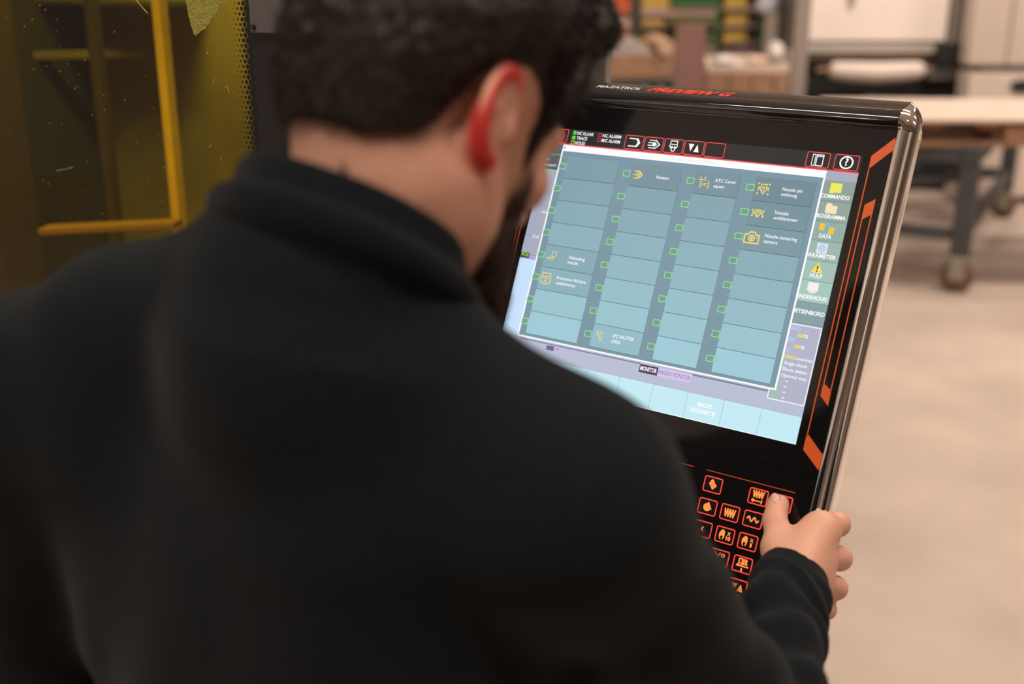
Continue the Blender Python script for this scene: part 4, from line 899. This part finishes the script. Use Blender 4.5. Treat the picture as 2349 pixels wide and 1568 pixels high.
def strands(name, V, F, pick, n, length, m, parent, lay, wid=.00045, seed=1, col=(.026, .019, .015)):
    rg = np.random.RandomState(seed); nf = face_normals(V, F); cf = V[F].mean(1)
    ok = np.argwhere(pick(cf))[:, 0]; idx = rg.choice(ok, n); c = cf[idx]+rg.normal(0, .0012, (n, 3)); nn = nf[idx]
    Lc = hl(c); comb = lay(Lc); cw = comb @ HR; cw = cw-nn*(cw*nn).sum(1)[:, None]; cw /= np.maximum(np.linalg.norm(cw, axis=1), 1e-9)[:, None]
    cw += rg.normal(0, .30, (n, 3)); ln = length(Lc)*rg.uniform(.6, 1.25, n); w = np.cross(nn, cw); w /= np.maximum(np.linalg.norm(w, axis=1), 1e-9)[:, None]; w *= wid
    p0 = c-nn*.002; p1 = c+(nn*.35+cw*.45)*ln[:, None]; p2 = c+(nn*.42+cw*1.0)*ln[:, None]
    VV = np.stack([p0-w, p0+w, p1-w*.8, p1+w*.8, p2], 1).reshape(-1, 3); b = np.arange(n)[:, None]*5
    me = bpy.data.meshes.new(name)
    fs = np.concatenate([b+np.array([0, 1, 3]), b+np.array([0, 3, 2]), b+np.array([2, 3, 4])])
    cc = np.repeat(np.array(col)[None]*rg.uniform(.6, 1.7, (n, 1)), 5, 0)
    o = mesh_obj(name, VV, fs, m, parent, cc); o['kind'] = 'stuff'; return o
strands('hair_strands', Vh, Fh[:, ::-1], lambda c: (hair_thick(c)[1] > .002) & (hb.ev(c) > .001), 26000, lambda L: .004+.013*ss(.0, .1, L[:, 2]), hair_m, hair, lambda L: np.stack([L[:, 0]*0, -.5+1.2*(L[:, 1] > .02), -.7+L[:, 2]*9], 1), seed=2)
# ---- beard
def beard_ev(P, c, r):
    d = hb.ev(P, c, r)
    if c is None: return d-.012
    m_ = beard_mask(P)
    return d-(-.006+.0135*ss(-.001, .014, m_)*.82)-.0012*np.sin(P[:, 0]*330)*np.sin(P[:, 1]*310+1)*np.sin(P[:, 2]*290)
Vb, Fb = surface(beard_ev, HC-.15, HC+.15, .0028)
beard_m = mat('dark_beard', (.060, .034, .024), rough=.75, spec=.15, noise=.3, nscale=300)
Fb = Fb[:, ::-1]
beard = mesh_obj('beard', Vb, Fb, beard_m, man); beard['label'] = 'short dark beard'
bcol_m = mat('beard_strand', (.04, .025, .018), rough=.55, attr='Col')
strands('beard_strands', Vb, Fb, lambda c: (beard_mask(c) > -.002) & (hb.ev(c) > .0005), 7000, lambda L: .006+0*L[:, 0], bcol_m, beard, lambda L: np.stack([0*L[:, 0], .2+0*L[:, 0], -1+0*L[:, 0]], 1), seed=5, col=(.060, .036, .026))
# ---- sweater
sw = SDF(); torso_prims(sw, .003)
sw.rc(RIM-CAX*.085, RIM-CAX*.054, .092, .076, .03)
FD = (WR-EL)/np.linalg.norm(WR-EL); CUFF = PX(1812, 1290, 66); CT = ((CUFF-EL) @ FD)
sw.rc(EL, EL+FD*(CT-.03), .041, .0285, .012); sw.rc(EL+FD*(CT-.06)+Crt*.001, EL+FD*CT+Crt*.002, .0300, .0298, .012)
sw.rc(LE, LW-(LW-LE)*.08, .050, .036, .03)
LD = (LW-LE)/np.linalg.norm(LW-LE)
AX = (EL-RS)/np.linalg.norm(EL-RS)
def sw_ev(P, c, r):
    d = sw.ev(P, c, r)
    # cut the sleeve off at the cuff
    fa = (P-EL) @ FD; fr = np.linalg.norm(P-EL-fa[:, None]*FD, axis=1)
    d = np.where(fr < .09, np.maximum(d, fa-CT), d)
    if c is None: return d-.006
    # drag folds round the forearm, and soft folds across back and upper arm
    near = (fr < .10)*ss(-.06, .03, fa)*ss(CT-.012, CT-.05, fa)
    side = (P-EL) @ np.cross(FD, Z)
    d = d-near*(.0022+.0032*np.sin(fa*128+side*52+1.6*np.sin(side*60+fa*25))+.0022*np.sin(fa*71-side*66))
    cuffb = (fr < .09)*np.exp(-((fa-(CT-.008))/.010)**2); d = d-.0015*cuffb
    b = (P-CH) @ Br; u = P[:, 2]; q = (P-MID) @ Bf
    d = d-.0018*np.sin(b*34+u*22+1.2*np.sin(u*17))*ss(.10, .30, 1.42-u)-.002*np.sin(b*70-u*38)*ss(.05, .2, 1.36-u)
    ua = (P-RS) @ AX; d = d-.0028*np.sin(ua*60+b*26)*ss(.03, .12, ua)
    return d
Vs, Fs = surface(sw_ev, (-.50, .42, .76), (.36, 1.12, 1.56), .004, 12)
sweater_m = mat('black_fleece', (.0054, .0072, .0090), rough=.95, spec=.10, sheen=.03, noise=.22, nscale=170, bump=.25, bscale=420)
sweater = mesh_obj('sweater', Vs, Fs[:, ::-1], sweater_m, man); sweater['label'] = 'black fleece sweater with a stand collar'
# collar: an upper band standing in a thicker folded lower band
e1 = np.cross(NA, A(0, 0, 1)); e1 /= np.linalg.norm(e1); e2 = np.cross(NA, e1)
prof = [(-.050, .062), (-.010, .0655), (-.002, .0665), (.0005, .0690), (-.0005, .0725), (-.004, .0745), (-.012, .0755), (-.020, .0775), (-.025, .0790), (-.0265, .0815), (-.0255, .0845), (-.028, .0875), (-.034, .0895), (-.042, .0895), (-.049, .0880), (-.054, .0845), (-.059, .0815), (-.066, .081), (-.082, .082)]
NS = 72; rows = []
for t, r in prof:
    t *= .84
    row = []
    for k in range(NS):
        a = 2*math.pi*k/NS; wv = 1+.012*math.sin(3*a+t*60)+.008*math.sin(7*a)
        row.append(RIM+CAX*(t+.0022*math.sin(2*a+1)*(1 if t > -.06 else 0))+(e1*math.cos(a)*1.0+e2*math.sin(a)*1.0)*r*wv)
    rows.append(row)
Vc = np.array([p for r in rows for p in r]); Fc = np.array([[i*NS+k, i*NS+(k+1) % NS, (i+1)*NS+(k+1) % NS, (i+1)*NS+k] for i in range(len(rows)-1) for k in range(NS)])
collar = mesh_obj('collar', Vc, Fc, sweater_m, sweater)
# ---- trousers and shoes
tr_ = SDF(); tr_.el(PE-Z*.02, [.172, .118, .13], BR3, .05)
feet = []
for s_ in (-1, 1):
    hp = PE+Br*.088*s_-Z*.06; kn = hp+Bf*.03-Z*(hp[2]-.48); an = kn-Bf*.04+Br*.015*s_-Z*.36
    tr_.rc(hp, kn, .088, .062, .05); tr_.rc(kn, an, .060, .050, .04); feet.append(an)
Vt, Ft = surface(lambda P, c, r: tr_.ev(P, c, r)-(0 if c is None else .003*np.sin(P[:, 2]*55+P[:, 0]*30)), (-.60, .30, .06), (.30, 1.10, 1.10), .007, 12)
mesh_obj('trousers', Vt, Ft[:, ::-1], mat('dark_trousers', (.018, .019, .024), rough=.9, noise=.15, nscale=90), man)
for an in feet:
    f_ = SDF(); h0 = A(an[0], an[1], .045)-Bf*.03; t0 = A(an[0], an[1], .036)+Bf*.15
    f_.rc(h0, t0, .042, .034, .02); f_.rc(A(an[0], an[1], .11), A(an[0], an[1], .05), .046, .044, .02); f_.rc(h0+Bf*.06, t0-Bf*.04, .046, .042, .02)
    Vf, Ff = surface(lambda P, c, r: np.maximum(f_.ev(P, c, r), .0-P[:, 2]), (an[0]-.3, an[1]-.3, -.02), (an[0]+.3, an[1]+.3, .2), .006, 12)
    mesh_obj('shoe', Vf, Ff[:, ::-1], mat('black_shoe', (.015, .015, .015), rough=.5), man)
# ---- thumb nail
td = (TT-TI)/np.linalg.norm(TT-TI); tn = np.cross(Crt, td); tn = tn if tn @ Cn > 0 else -tn
nl = []
for i in range(7):
    for j in range(7):
        a = (j-3)/3; b = (i-3)/3; w_ = .0056*(1-.25*max(b, 0)**2*1.2)
        nl.append(TT+td*(.0005+.0058*b)+Crt*w_*a*math.sqrt(max(0, 1-.35*max(b, 0)**3))+Crt*.0008+tn*(.0101-.0024*a*a-.0012*max(b, 0)**2))
Vn = np.array(nl); Fn = np.array([[i*7+j, i*7+j+1, (i+1)*7+j+1, (i+1)*7+j] for i in range(6) for j in range(6)])
o = mesh_obj('thumb_nail', Vn, Fn, mat('nail', (.62, .36, .27), rough=.28, spec=.5), man); so = o.modifiers.new('thickness', 'SOLIDIFY'); so.thickness = .0006
